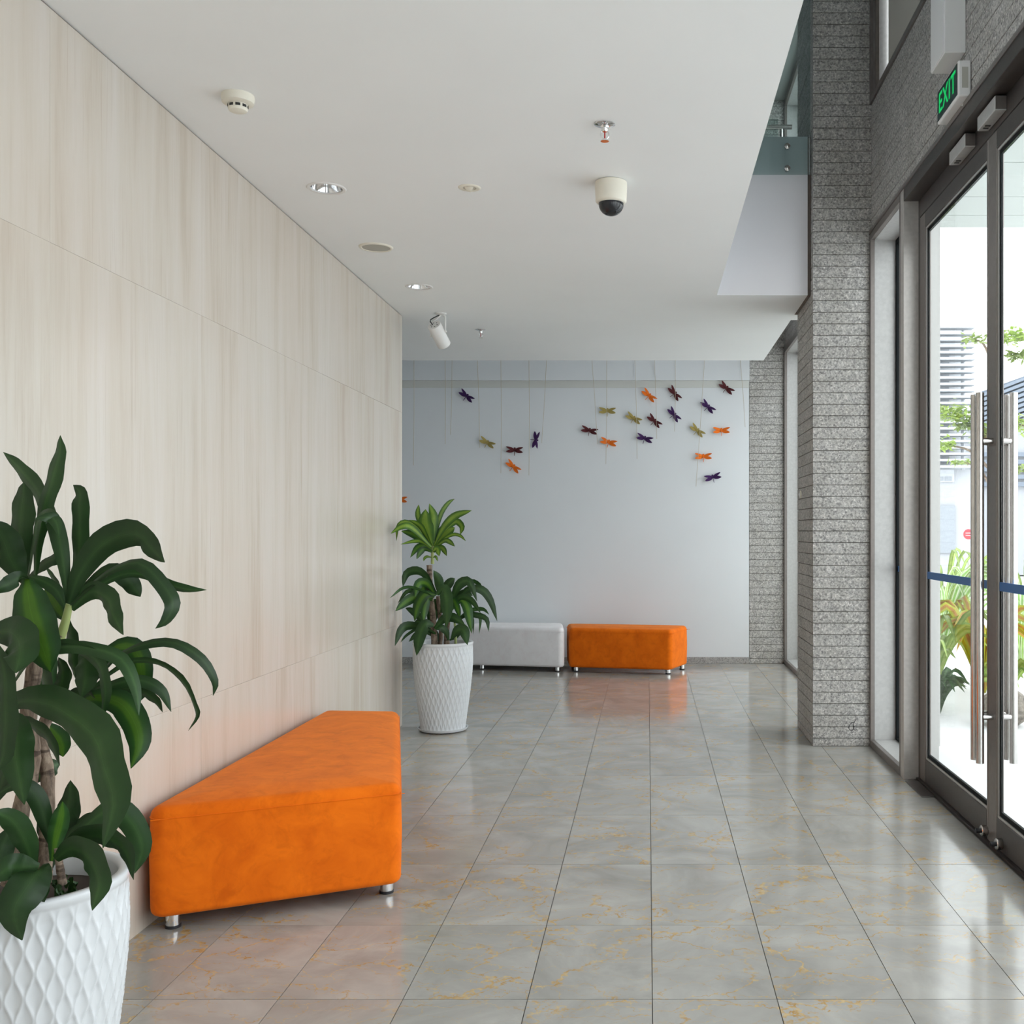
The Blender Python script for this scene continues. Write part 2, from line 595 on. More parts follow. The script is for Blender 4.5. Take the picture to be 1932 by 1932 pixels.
# ------------------------------------------------------------------ floor and its tiles
floor = box('floor', HALL_L, 1.70, Y0, BW + 0.2, -0.15, -0.004, M['grout'])
tag(floor, kind='structure')
rows = [-4.0, -3.2, -2.4, -1.6, -0.8, 0.0, 0.72, 1.40, 2.10, 2.76, 3.40, 4.04, 4.78, 5.607, 6.52, 7.48, 8.15, 8.955, 9.77, 10.55, 11.33, 12.05]
cols = [0.015 + 0.4 * k for k in range(-8, 5)]
for i in range(len(rows) - 1):
    for j in range(len(cols) - 1):
        xa, xb = cols[j], cols[j + 1]
        if rows[i + 1] < 8.3 and xb < LW + 0.03:
            continue
        if rows[i + 1] < 1.5 and (j % 1):
            continue
        xb = min(xb, 1.63)
        xa = max(xa, LW - 0.01) if rows[i + 1] < 8.3 else xa
        if xb - xa < 0.05:
            continue
        box('tile', xa + 0.0014, xb - 0.0014, rows[i] + 0.0018, rows[i + 1] - 0.0018, -0.012, 0.0, M['marble'], floor)
box('tile', HALL_L, cols[0] - 0.0014, 8.15, BW, -0.012, 0.0, M['marble'], floor)

# ------------------------------------------------------------------ travertine wall
wall_left = box('wall_left', LW - 0.25, LW - 0.02, Y0, 8.20, 0.0, CEIL, M['slab_joint'])
tag(wall_left, kind='structure')
zs = [0.0, 0.79, 2.42, CEIL - 0.005]
ys = [8.203, 7.02, 5.83, 4.51, 3.37, 2.2, 1.0, -0.2, -1.4, -2.7, -4.0]
for i in range(3):
    for j in range(len(ys) - 1):
        box('slab', LW - 0.02, LW + random.Random(i * 31 + j).uniform(-0.0006, 0.0006), ys[j + 1] + 0.0002, ys[j] - 0.0002, zs[i] + 0.0003, zs[i + 1] - 0.0003,
            M['travertine'], wall_left, 0.0004)
box('shadow_bead', LW - 0.021, LW - 0.004, Y0, 8.20, CEIL - 0.005, CEIL, M['shadow_gap'], wall_left)
for i in range(3):      # slabs round the wall's end
    box('slab', LW - 0.25, LW - 0.021, 8.20, 8.22, zs[i] + 0.001, zs[i + 1] - 0.001, M['travertine'], wall_left, 0.0012)

# ------------------------------------------------------------------ ceiling slab with recesses for the lamps
def ceil_at(px, py):
    Z = (CEIL - EYE) * F_PX / (VPY - py)
    return Vector(((px - VPX) * Z / F_PX, Z, CEIL))


DL1, DL2, SPK, EYEB = ceil_at(616, 355), ceil_at(790.5, 541), ceil_at(709.5, 466), ceil_at(886, 354)
SMK, SPR1, DOME, SPR2, SPOT = ceil_at(449, 180), ceil_at(1141, 234), ceil_at(1153, 343), ceil_at(907, 622), ceil_at(832, 591)


def slab_with_holes(name, x0, x1, y0, y1, z0, z1, holes, mat):
    o = box(name, x0, x1, y0, y1, z0, z1, mat)
    me = o.data.copy()
    o.data = me
    cuts = []
    for (c, r, d) in holes:
        k = lathe('cut', [(r, -0.2), (r, d)], mat, c, n=40, smooth=False)
        md = o.modifiers.new('b', 'BOOLEAN')
        md.object = k
        md.operation = 'DIFFERENCE'
        md.solver = 'EXACT'
        cuts.append(k)
    dg = bpy.context.evaluated_depsgraph_get()
    new = bpy.data.meshes.new_from_object(o.evaluated_get(dg))
    o.modifiers.clear()
    o.data = new
    for k in cuts:
        bpy.data.objects.remove(k)
    return o


ceiling = slab_with_holes('ceiling', HALL_L, 0.49, Y0, 7.49, CEIL, UF,
                          [(DL1, 0.078, 0.12), (DL2, 0.078, 0.12), (EYEB, 0.034, 0.06)], M['ceiling'])
tag(ceiling, kind='structure')
c2 = box('ceiling', HALL_L, 1.13, 7.49, 10.34, CEIL, UF, M['bulkhead'])
tag(c2, kind='structure')
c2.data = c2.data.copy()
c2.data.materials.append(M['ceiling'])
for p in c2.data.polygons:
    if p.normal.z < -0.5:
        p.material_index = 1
c3 = box('ceiling', 1.13, 1.57, 8.17, 8.37, CEIL, UF, M['ceiling'])
tag(c3, kind='structure')
tag(box('trim_1', 1.13, PX0 - 0.002, 7.50, 8.17, CEIL + 0.002, UF, M['shadow_gap']), kind='structure')
tag(box('roof', HALL_L, 2.0, Y0, BW + 0.3, ROOF, ROOF + 0.2, M['upper_ceiling']), kind='structure')

# ------------------------------------------------------------------ back wall
wall_back = box('wall_back', HALL_L, PX0 - 0.003, BW, BW + 0.25, 0.0, ROOF, M['white_wall'])
tag(wall_back, kind='structure')
fascia = box('fascia', HALL_L, PX0 - 0.003, BW - 0.05, BW, 3.215, 3.95, M['white_wall'], wall_back)
batten = box('trim_2', HALL_L, PX0 - 0.003, BW - 0.16, BW, 3.95, 4.03, M['white_wall'])
tag(batten, kind='structure')
rail = box('trim_shade', HALL_L, PX0 - 0.003, BW - 0.008, BW, 3.135, 3.2145, M['fascia_shade'])  # shade under the fascia, put in as a darker band
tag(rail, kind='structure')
bb = box('baseboard_back', HALL_L, PX0 - 0.003, BW - 0.014, BW, 0.0, 0.075, M['skirting'], None, 0.002)
tag(bb, kind='structure')
tag(box('wall_west', HALL_L - 0.2, HALL_L, Y0, BW + 0.25, 0.0, ROOF, M['white_wall']), kind='structure')

# ------------------------------------------------------------------ granite pillars, coursed
COURSE = 0.0805


def pillar(name, y0, y1, top):
    root = box(name, PX0 + 0.006, 1.57, y0 + 0.006, y1 - 0.006, 0.0, top, M['granite_joint'])
    tag(root, kind='structure')
    z, k = 0.0, 0
    while z < top - 0.02:
        r = random.Random(name + str(k))
        h = 0.055 if k == 0 else COURSE
        g = 0.0022
        d = r.uniform(-0.0012, 0.0012)
        z1 = min(z + h, top)
        box('stone_course', PX0 + d, 1.575, y0 + d, y1, z + g, z1 - g, M['granite'], root, 0.0015)
        z = z1
        k += 1
    # pale cladding of the same pillar outside the glass
    box('outer_panel', 1.765, 2.045, y0 + 0.001, y1, 0.0, ROOF, M['cladding'], root)
    box('outer_seam', 1.998, 2.001, y0 - 0.003, y0 + 0.001, 0.0, ROOF, M['frame_dark'], root)
    return root


pil1 = pillar('pillar_1', PY0, PY1, ROOF)
pil2 = pillar('pillar_2', BW, BW + 0.25, ROOF)

# pen scribble low on the pillar
def scribble(pts):
    return [P(x, y, PY0 - 0.001) for x, y in pts]


tube('pen_scribble', scribble([(1612, 1362), (1604, 1366), (1602, 1375), (1608, 1378), (1612, 1370)]), 0.0022, M['spandrel'], pil1, 6)
tube('pen_scribble', scribble([(1614, 1358), (1610, 1368), (1612, 1377), (1617, 1376)]), 0.0022, M['spandrel'], pil1, 6)

# ------------------------------------------------------------------ stone wall over the glazing (both bays), coursed
def lintel_wall(name, y0, y1):
    root = box(name, GX + 0.02, 1.76, y0, y1, 3.60, 4.48, M['granite_joint'])
    tag(root, kind='structure')
    z = 3.60
    k = 0
    while z < 4.47:
        d = random.Random(name + str(k)).uniform(-0.001, 0.001)
        box('stone_course', GX + 0.012 + d, GX + 0.05, y0, y1, z + 0.002, z + 0.078, M['granite'], root, 0.0015)
        z += 0.08
        k += 1
    return root


lintel_wall('wall_right', Y0, PY0 - 0.001)
lintel_wall('wall_right_far', PY1 + 0.001, BW - 0.001)

# ------------------------------------------------------------------ windows
def pane(x, y0, y1, z0, z1, parent, mat=None, name='pane'):
    return box(name, x - 0.004, x + 0.004, y0, y1, z0, z1, mat or M['glass'], parent)


def bay_window(name, y0, y1, z0, z1, gx, sill=True, mull=None):
    """deep-set window: dark inner frame, pale reveals, glass at gx with black gaskets"""
    r = empty(name, (GX, (y0 + y1) / 2, z0))
    tag(r, kind='structure')
    fw = 0.035
    boxes('frame', [(GX, GX + 0.03, y1 - fw, y1, z0, z1), (GX, GX + 0.03, y0, y0 + fw, z0, z1),
                    (GX, GX + 0.03, y0 + fw, y1 - fw, z1 - 0.07, z1), (GX, GX + 0.03, y0 + fw, y1 - fw, z0, z0 + 0.05)],
          M['frame'], r, 0.002)
    box('reveal', GX + 0.03, gx + 0.02, y1 - 0.022, y1 - 0.002, z0 + 0.05, z1 - 0.07, M['reveal'], r)
    box('reveal', GX + 0.03, gx + 0.02, y0 + 0.002, y0 + 0.022, z0 + 0.05, z1 - 0.07, M['reveal'], r)
    box('sill', GX + 0.03, gx + 0.02, y0 + 0.022, y1 - 0.022, z0 + 0.03, z0 + 0.05, M['reveal'], r)
    box('head', GX + 0.03, gx + 0.02, y0 + 0.022, y1 - 0.022, z1 - 0.07, z1 - 0.05, M['reveal'], r)
    ya, yb, za, zb = y0 + 0.022, y1 - 0.022, z0 + 0.05, z1 - 0.07
    w = 0.035
    boxes('gasket', [(gx - 0.018, gx + 0.012, yb - w, yb, za, zb), (gx - 0.018, gx + 0.012, ya, ya + w, za, zb),
                     (gx - 0.018, gx + 0.012, ya + w, yb - w, za, za + 0.02), (gx - 0.018, gx + 0.012, ya + w, yb - w, zb - 0.035, zb)],
          M['gasket'], r)
    edges = [ya + w] + (mull or []) + [yb - w]
    for a, b in zip(edges[:-1], edges[1:]):
        pane(gx, a + 0.001, b - 0.001, za + 0.02, zb - 0.035, r)
    for ym in (mull or []):
        box('mullion', gx - 0.03, gx + 0.03, ym - 0.03, ym + 0.03, za, zb, M['frame_dark'], r)
    return r


w1 = bay_window('window_1', 6.50, PY0, 0.0, 3.60, 1.745)
tape1 = box('tape', 1.735, 1.7405, 6.56, 7.352, 1.222, 1.262, M['tape'], w1)
w2 = bay_window('window_2', PY1, BW, 0.0, 3.60, 1.745, mull=[9.5, 10.8])
w3 = bay_window('window_3', 7.25, PY0, 4.48, ROOF, 1.70)
w4 = bay_window('window_4', PY1, BW, 4.48, ROOF, 1.745, mull=[9.5, 10.8])
# roller blind bay next to the narrow upper window, clear panes nearer to the viewer
w5 = empty('window_5', (GX, 6.0, 4.48))
tag(w5, kind='structure')
boxes('frame', [(GX, GX + 0.03, 7.22, 7.25, 4.48, ROOF), (GX, GX + 0.03, 5.0, 7.22, 4.48, 4.52)], M['frame'], w5, 0.002)
box('blind', 1.64, 1.65, 5.2, 7.22, 4.48, ROOF, M['blind'], w5)
w6 = empty('window_6', (GX, 0.5, 4.48))
tag(w6, kind='structure')
for k in range(5):
    ya = Y0 + k * 1.84
    pane(1.70, ya + 0.03, ya + 1.81, 4.50, ROOF, w6)
    box('mullion', GX, 1.75, ya - 0.03, ya + 0.03, 4.48, ROOF, M['frame'], w6)

# door frame: jamb return facing the viewer, head with its soffit
DX = 1.64
jamb = empty('door_frame', (GX, 6.46, 0))
tag(jamb, kind='structure')
box('jamb', GX, 1.685, 6.42, 6.50, 0.0, 3.60, M['frame_light'], jamb, 0.002)
box('outer_jamb_panel', 1.685, 1.766, 6.425, 6.502, 0.0, 3.60, M['cladding'], jamb)
box('jamb_trim', DX, 1.685, 6.385, 6.42, 0.0, 3.50, M['frame_dark'], jamb, 0.002)
box('head', GX, 1.76, -1.48, 6.42, 3.50, 3.60, M['frame_dark'], jamb, 0.002)
box('head_trim', GX - 0.006, GX, Y0, 7.40, 3.575, 3.60, M['frame'], jamb, 0.001)
box('transom', DX, 1.74, -1.48, 6.385, 3.395, 3.50, M['frame_dark'], jamb, 0.002)
box('threshold', DX - 0.015, 1.78, -1.48, 6.42, -0.004, 0.012, M['frame_dark'], jamb)


def handle_pair(leaf, yc):
    for s, xo in ((-1, DX - 0.062), (1, DX + 0.036 + 0.062)):
        h = tube('handle', [(xo, yc, 0.40), (xo, yc, 2.16)], 0.019, M['steel'], leaf, 20, 2)
        for z in (0.62, 1.93):
            tube('standoff', [(xo, yc, z), (DX + (0.0 if s < 0 else 0.036), yc, z)], 0.0145, M['steel'], h, 12, 2)


def door_leaf(name, y0, y1, hy, sn=0.115):
    st = 0.115
    z0, zg0, zg1, z1 = 0.014, 0.155, 3.30, 3.39
    r = empty(name, (DX, (y0 + y1) / 2, z0))
    tag(r, kind='structure')
    x0, x1 = DX, DX + 0.036
    box('stile', x0, x1, y1 - st, y1, z0, z1, M['frame'], r, 0.003)
    box('stile', x0, x1, y0, y0 + sn, z0, z1, M['frame'], r, 0.003)
    box('top_rail', x0, x1, y0 + sn, y1 - st, zg1, z1, M['frame_dark'], r, 0.003)
    box('bottom_rail', x0, x1, y0 + sn, y1 - st, z0, zg0, M['frame_dark'], r, 0.003)
    ya, yb = y0 + sn, y1 - st
    b = 0.012
    boxes('glazing_bead', [(x0 + 0.006, x1 - 0.012, yb - b, yb, zg0, zg1), (x0 + 0.006, x1 - 0.012, ya, ya + b, zg0, zg1),
                           (x0 + 0.006, x1 - 0.012, ya + b, yb - b, zg0, zg0 + b), (x0 + 0.006, x1 - 0.012, ya + b, yb - b, zg1 - b, zg1)], M['bead'], r)
    g = 0.022
    ya, yb, za, zb = ya + b, yb - b, zg0 + b, zg1 - b
    boxes('gasket', [(x0 + 0.012, x1 - 0.016, yb - g, yb, za, zb), (x0 + 0.012, x1 - 0.012, ya, ya + g, za, zb),
                     (x0 + 0.012, x1 - 0.012, ya + g, yb - g, za, za + g), (x0 + 0.012, x1 - 0.012, ya + g, yb - g, zb - g, zb)], M['gasket'], r)
    pane(x0 + 0.016, ya + g, yb - g, za + g, zb - g, r)
    box('tape', x0 + 0.009, x0 + 0.0115, ya + 0.004, yb - 0.004, 1.222, 1.264, M['tape'], r)
    handle_pair(r, hy)
    return r


door_leaf('door_1', 5.104, 6.383, 5.116, 0.024)
door_leaf('door_2', 3.745, 5.100, 5.035)
w7 = empty('window_7', (DX, 0, 0))
tag(w7, kind='structure')
for k in range(2, 6):
    ya = Y0 + k * 1.29
    pane(DX + 0.025, ya + 0.05, ya + 1.24, 0.16, 3.39, w7)
    box('mullion', DX, DX + 0.05, ya - 0.05, ya + 0.05, 0.014, 3.39, M['frame'], w7)
tag(box('wall_light_block', GX + 0.02, 1.75, Y0, -1.48, 0.0, 3.60, M['granite']), kind='structure')  # unseen, added to close the rear glazing and hold back near light
box('bottom_rail', DX, DX + 0.05, -1.37, 3.69, 0.014, 0.16, M['frame_dark'], w7)

# unseen lobby front behind the viewer; its window is added for fill light
wf = box('wall_front', HALL_L, 0.3, Y0 - 0.25, Y0, 0, ROOF, M['white_wall'])
tag(wf, kind='structure')
box('head', 0.3, 2.0, Y0 - 0.25, Y0, CEIL, ROOF, M['white_wall'], wf)
w8 = empty('fill_window', (-1.2, Y0, 0))
tag(w8, kind='structure')
for k in range(1):
    xa = 0.3 + k * 1.5
    box('pane', xa + 0.03, xa + 1.47, Y0 - 0.13, Y0 - 0.12, 0.05, CEIL - 0.02, M['glass'], w8)
    box('mullion', xa - 0.03, xa + 0.03, Y0 - 0.18, Y0 - 0.08, 0.0, CEIL, M['frame'], w8)

# ------------------------------------------------------------------ upper balustrade and handrail
bal = empty('glass_balustrade', (0.82, 7.45, 4.01))
tag(bal, 'green tinted glass balustrade bolted to the upper floor edge beside the pillar', 'balustrade')
box('glass_panel', 0.495, PX0 - 0.012, 7.448, 7.460, 4.01, 5.25, M['glass_green'], bal)
for z in (4.205, 4.05):
    lathe('bolt', [(0.0, 0.02), (0.012, 0.018), (0.021, 0.012), (0.021, 0.0), (0.012, -0.002), (0.012, -0.045)], M['steel'],
          (0.98, 7.444, z), bal, 20, axis=(0, -1, 0), cap=False)
hr = empty('handrail', (0.9, 10.30, UF))
tag(hr, 'bright steel handrail on the upper floor behind the tinted glass', 'handrail')
tube('rail', [(-3.0, 10.30, 5.43), (1.40, 10.30, 5.43)], 0.024, M['steel'], hr, 14, 2)
for x in (1.30, 0.2, -0.9):
    tube('rail_post', [(x, 10.30, UF), (x, 10.30, 5.41)], 0.014, M['steel'], hr, 10, 2)
box('rail_panel', -3.0, 1.27, 10.325, 10.335, UF + 0.1, 5.52, M['glass_green'], hr)

# ------------------------------------------------------------------ small fixtures on the right wall
sign = empty('exit_sign', (1.50, 5.30, 3.60))
tag(sign, 'white boxed exit sign with glowing green EXIT lettering over the doors', 'sign')
box('sign_body', 1.497, 1.560, 5.11, 5.48, 3.600, 3.775, M['white_plastic'], sign, 0.008, 2)
box('sign_face', 1.4945, 1.4968, 5.122, 5.468, 3.612, 3.763, M['sign_dark'], sign)
box('end_plate', 1.515, 1.545, 5.1075, 5.1095, 3.64, 3.74, M['grille'], sign)
tube('fixing_bracket', [(1.545, 5.20, 3.60), (1.575, 5.20, 3.585)], 0.012, M['white_plastic'], sign, 10, 2)
cu = bpy.data.curves.new('lettering', 'FONT')
cu.body = 'EXIT'
cu.size = 0.142
cu.align_x = 'CENTER'
cu.align_y = 'CENTER'
cu.space_character = 1.12
cu.extrude = 0.0006
cu.offset = 0.0014
to = bpy.data.objects.new('lettering', cu)
COL.objects.link(to)
dg = bpy.context.evaluated_depsgraph_get()
tme = bpy.data.meshes.new_from_object(to.evaluated_get(dg))
bpy.data.objects.remove(to)
tme.materials.clear()
tme.materials.append(M['sign_green'])
# text right -> -Y (towards the viewer), text up -> +Z, facing -X
tme.transform(Matrix(((0, 0, -1, 0), (-0.93, 0, 0, 0), (0, 1.0, 0, 0), (0, 0, 0, 1))))
link(bpy.data.objects.new('lettering', tme), sign, (1.4938, 5.295, 3.6875))

wb = empty('wall_box', (1.51, 5.32, 3.85))
tag(wb, 'plain white metal box fixed to the granite above the exit sign', 'electrical box')
box('box_body', 1.456, 1.561, 5.20, 5.445, 3.85, 4.62, M['white_plastic'], wb, 0.004, 2)
box('cover_plate', 1.452, 1.456, 5.206, 5.439, 3.856, 4.614, M['white_plastic'], wb, 0.001)

for nm, ya, yb, lab in (('door_closer', 5.30, 5.575, 'grey door closer box over the far glass door leaf'),
                        ('door_closer', 4.84, 5.10, 'grey door closer box over the nearer glass door leaf')):
    e = empty(nm, (1.62, (ya + yb) / 2, 3.42))
    tag(e, lab, 'door closer', 'closers over the glass doors')
    box('closer_body', 1.585, 1.640, ya, yb, 3.425, 3.492, M['reveal'], e, 0.004, 2)
    box('end_cap', 1.588, 1.637, ya - 0.003, ya, 3.43, 3.488, M['frame'], e)
    for q in (0.03, 0.06):
        box('sensor_eye', 1.600, 1.625, yb - q - 0.02, yb - q - 0.008, 3.4225, 3.425, M['dark_slot'], e)

for yc, lab in ((5.125, 'round metal door stop on the bottom rail of the far door leaf'),
                (4.905, 'round metal door stop on the bottom rail of the nearer door leaf')):
    e = empty('door_stop', (1.62, yc, 0.055))
    tag(e, lab, 'door stop', 'door stops')
    lathe('stop_collar', [(0.0, 0.0), (0.024, 0.0), (0.026, 0.004), (0.026, 0.026), (0.022, 0.030), (0.0, 0.030)], M['steel'], (DX, yc, 0.055), e, 22, axis=(-1, 0, 0))
    lathe('stop_pin', [(0.011, 0.0), (0.011, 0.024), (0.0, 0.026)], M['black_rubber'], (DX - 0.03, yc, 0.055), e, 16, axis=(-1, 0, 0))
pp = box('floor_pivot_plate', 1.545, 1.623, 5.98, 6.36, 0.0, 0.006, M['frame_dark'], None, 0.002)
tag(pp, 'dark metal pivot plate on the floor by the far door leaf', 'plate')

wbn = empty('wall_button', (PX0, 7.98, 1.78))
tag(wbn, 'small pale round button on the narrow side of the granite pillar', 'button')
lathe('button_rim', [(0.030, 0.0), (0.030, 0.006), (0.024, 0.010), (0.0, 0.010)], M['cream_plastic'], (PX0, 7.98, 1.78), wbn, 20, axis=(-1, 0, 0))
lathe('button_cap', [(0.016, 0.0), (0.016, 0.004), (0.0, 0.005)], M['steel'], (PX0 - 0.010, 7.98, 1.78), wbn, 20, axis=(-1, 0, 0))

# ------------------------------------------------------------------ ceiling fixtures
def downlight(c, lab):
    e = empty('downlight', c)
    tag(e, lab, 'downlight', 'recessed downlights')
    lathe('trim_ring', [(0.074, 0.004), (0.076, -0.004), (0.090, -0.005), (0.094, -0.001), (0.094, 0.0)], M['white_plastic'], c, e, 48, cap=False)
    lathe('reflector', [(0.074, 0.002), (0.068, 0.03), (0.055, 0.07), (0.045, 0.085)], M['chrome'], c, e, 48, cap=False)
    lathe('lamp_holder', [(0.0, 0.088), (0.05, 0.088), (0.05, 0.084), (0.0, 0.082)], M['white_plastic'], c, e, 24)


downlight(DL1, 'chrome recessed downlight nearest the smoke detector')
downlight(DL2, 'smaller looking chrome recessed downlight just above the white spotlight')

e = empty('ceiling_speaker', SPK)
tag(e, 'round flush ceiling speaker with beige grille between the two downlights', 'speaker')
lathe('speaker_ring', [(0.080, -0.004), (0.084, -0.008), (0.092, -0.008), (0.098, -0.003), (0.099, 0.0)], M['cream_plastic'], SPK, e, 48, cap=False)
lathe('grille', [(0.0, -0.0075), (0.04, -0.007), (0.081, -0.005)], M['grille'], SPK, e, 48, cap=False)

e = empty('eyeball_light', EYEB)
tag(e, 'small white eyeball spotlight in the middle of the ceiling', 'spotlight')
lathe('trim_ring', [(0.031, 0.004), (0.032, -0.004), (0.046, -0.006), (0.054, -0.002), (0.055, 0.0)], M['cream_plastic'], EYEB, e, 40, cap=False)
lathe('tilted_cup', [(0.010, 0.030), (0.026, 0.022), (0.028, 0.0), (0.022, -0.014), (0.020, -0.014), (0.018, 0.012), (0.0, 0.014)],
      M['cream_plastic'], EYEB + Vector((0.008, 0, 0.004)), e, 30, axis=(-0.75, -0.15, 0.7), cap=False)
lathe('can', [(0.033, 0.002), (0.033, 0.055), (0.0, 0.055)], M['dark_slot'], EYEB, e, 24, cap=False)

e = empty('smoke_detector', SMK)
tag(e, 'cream round smoke detector near the travertine wall', 'smoke detector')
lathe('detector_base', [(0.060, 0.0), (0.061, -0.012), (0.058, -0.030), (0.045, -0.036), (0.038, -0.037)], M['cream_plastic'], SMK, e, 44, cap=False)
lathe('sensor_cap', [(0.037, -0.036), (0.037, -0.052), (0.033, -0.060), (0.026, -0.063), (0.0, -0.064)], M['cream_plastic'], SMK, e, 40, cap=False)
for k in range(9):
    a = 2 * PI * k / 9 + 0.175
    a0, a1 = a - 0.24, a + 0.24
    vs, r = [], 0.0378
    for rr in (r, r - 0.006):
        for z in (-0.040, -0.0505):
            for q in range(4):
                t = a0 + (a1 - a0) * q / 3
                vs.append(SMK + Vector((rr * math.cos(t), rr * math.sin(t), z)))
    fs = [(q, q + 1, q + 5, q + 4) for q in range(3)] + [(8 + q, 12 + q, 13 + q, 9 + q) for q in range(3)]
    mesh_obj('vent_slot', vs, fs, M['dark_slot'], e, SMK)


def sprinkler(c, lab, s=1.0):
    e = empty('fire_sprinkler', c)
    tag(e, lab, 'sprinkler', 'ceiling sprinklers')
    f = lambda pr: [(r * s, z * s) for r, z in pr]
    lathe('escutcheon', f([(0.043, 0.0), (0.043, -0.003), (0.030, -0.009), (0.018, -0.010), (0.014, -0.016)]), M['chrome'], c, e, 36, cap=False)
    lathe('inlet', f([(0.013, -0.008), (0.013, -0.026), (0.009, -0.032), (0.0, -0.032)]), M['chrome'], c, e, 24, cap=False)
    for q in (-1, 1):
        tube('frame_arm', [c + Vector((q * 0.011, 0, -0.026)) * s, c + Vector((q * 0.0165, 0, -0.040)) * s, c + Vector((q * 0.014, 0, -0.054)) * s, c + Vector((q * 0.002, 0, -0.064)) * s],
             0.0028 * s, M['chrome'], e, 8)
    tube('glass_bulb', [c + Vector((0, 0, -0.032)) * s, c + Vector((0, 0, -0.060)) * s], 0.0028 * s, M['red_glass'], e, 8, 2)
    lathe('deflector', f([(0.004, -0.060), (0.006, -0.066), (0.017, -0.068), (0.017, -0.071), (0.0, -0.071)]), M['chrome'], c, e, 24, cap=False)


sprinkler(SPR1, 'chrome fire sprinkler with red bulb above the dome camera', 1.0)
sprinkler(SPR2, 'small dark looking fire sprinkler just right of the white spotlight', 0.98)

e = empty('dome_camera', DOME)
tag(e, 'cream dome security camera with smoked black dome hanging from the ceiling', 'security camera')
lathe('housing', [(0.070, 0.0), (0.076, -0.004), (0.077, -0.030), (0.0745, -0.080), (0.0745, -0.094), (0.068, -0.102), (0.060, -0.104)], M['cream_plastic'], DOME, e, 48, cap=False)
lathe('dome', [(0.060, -0.100)] + [(0.060 * math.cos(t), -0.108 - 0.055 * math.sin(t)) for t in [k * PI / 2 / 10 for k in range(11)]], M['smoked'], DOME, e, 48, cap=False)

e = empty('track_spotlight', SPOT)
tag(e, 'white cylindrical spotlight on a bent bracket at the end of the travertine wall', 'spotlight')
lathe('ceiling_plate', [(0.040, 0.0), (0.042, -0.006), (0.036, -0.012), (0.0, -0.014)], M['white_plastic'], SPOT, e, 32, cap=False)
top, bot = P(819, 613, 8.05), P(838, 651, 8.19)
ax = (bot - top).normalized()
L = (bot - top).length
lathe('lamp_body', [(0.0, 0.0), (0.049, 0.0), (0.053, 0.006), (0.053, L - 0.004), (0.050, L), (0.044, L), (0.042, L - 0.03), (0.0, L - 0.03)], M['white_plastic'], top, e, 36, axis=ax)
for k in range(6):
    a = 2 * PI * k / 6
    u = ax.orthogonal().normalized()
    v = ax.cross(u)
    lathe('vent_hole', [(0.005, 0.0), (0.005, 0.0008), (0.0, 0.0008)], M['dark_slot'], top + (u * math.cos(a) + v * math.sin(a)) * 0.026, e, 10, axis=-ax)
mid = top + ax * (L * 0.42)
sidev = ax.cross(Vector((0, 1, 0.3))).normalized()
for q in (-1, 1):
    piv = mid + sidev * q * 0.057
    tube('bracket_arm', [SPOT + Vector((0.0, 0, -0.010)), SPOT + Vector((0.0, 0, -0.03)) + sidev * q * 0.03, piv + Vector((0, 0, 0.09)), piv], 0.0065, M['white_plastic'], e, 8)
    lathe('pivot_screw', [(0.011, -0.004), (0.011, 0.008), (0.0, 0.009)], M['white_plastic'], piv, e, 14, axis=sidev * q)
tube('cable', [top + Vector((-0.01, 0, 0)), top + Vector((-0.025, -0.01, 0.035)), SPOT + Vector((-0.01, 0, -0.012))], 0.004, M['black_rubber'], e, 8)

# ------------------------------------------------------------------ benches
def offset_poly(poly, d):
    n = len(poly)
    out = []
    for i in range(n):
        p0, p1, p2 = poly[i - 1], poly[i], poly[(i + 1) % n]
        e1, e2 = (p1 - p0).normalized(), (p2 - p1).normalized()
        n1, n2 = Vector((-e1.y, e1.x)), Vector((-e2.y, e2.x))
        k = (n1 + n2)
        k = k / k.dot(n1)
        out.append(p1 + k * d)
    return out


def rounded(poly, R, m=6):
    n = len(poly)
    out = []
    for i in range(n):
        p0, p1, p2 = poly[i - 1], poly[i], poly[(i + 1) % n]
        a, b = (p0 - p1).normalized(), (p2 - p1).normalized()
        half = a.angle(b) / 2
        t = R / math.tan(half)
        c = p1 + (a + b).normalized() * (R / math.sin(half))
        s, e = p1 + a * t, p1 + b * t
        v0, v1 = s - c, e - c
        ang = v0.angle_signed(v1)
        for k in range(m + 1):
            th = -ang * k / m
            out.append(c + Vector((v0.x * math.cos(th) - v0.y * math.sin(th), v0.x * math.sin(th) + v0.y * math.cos(th))))
    return out


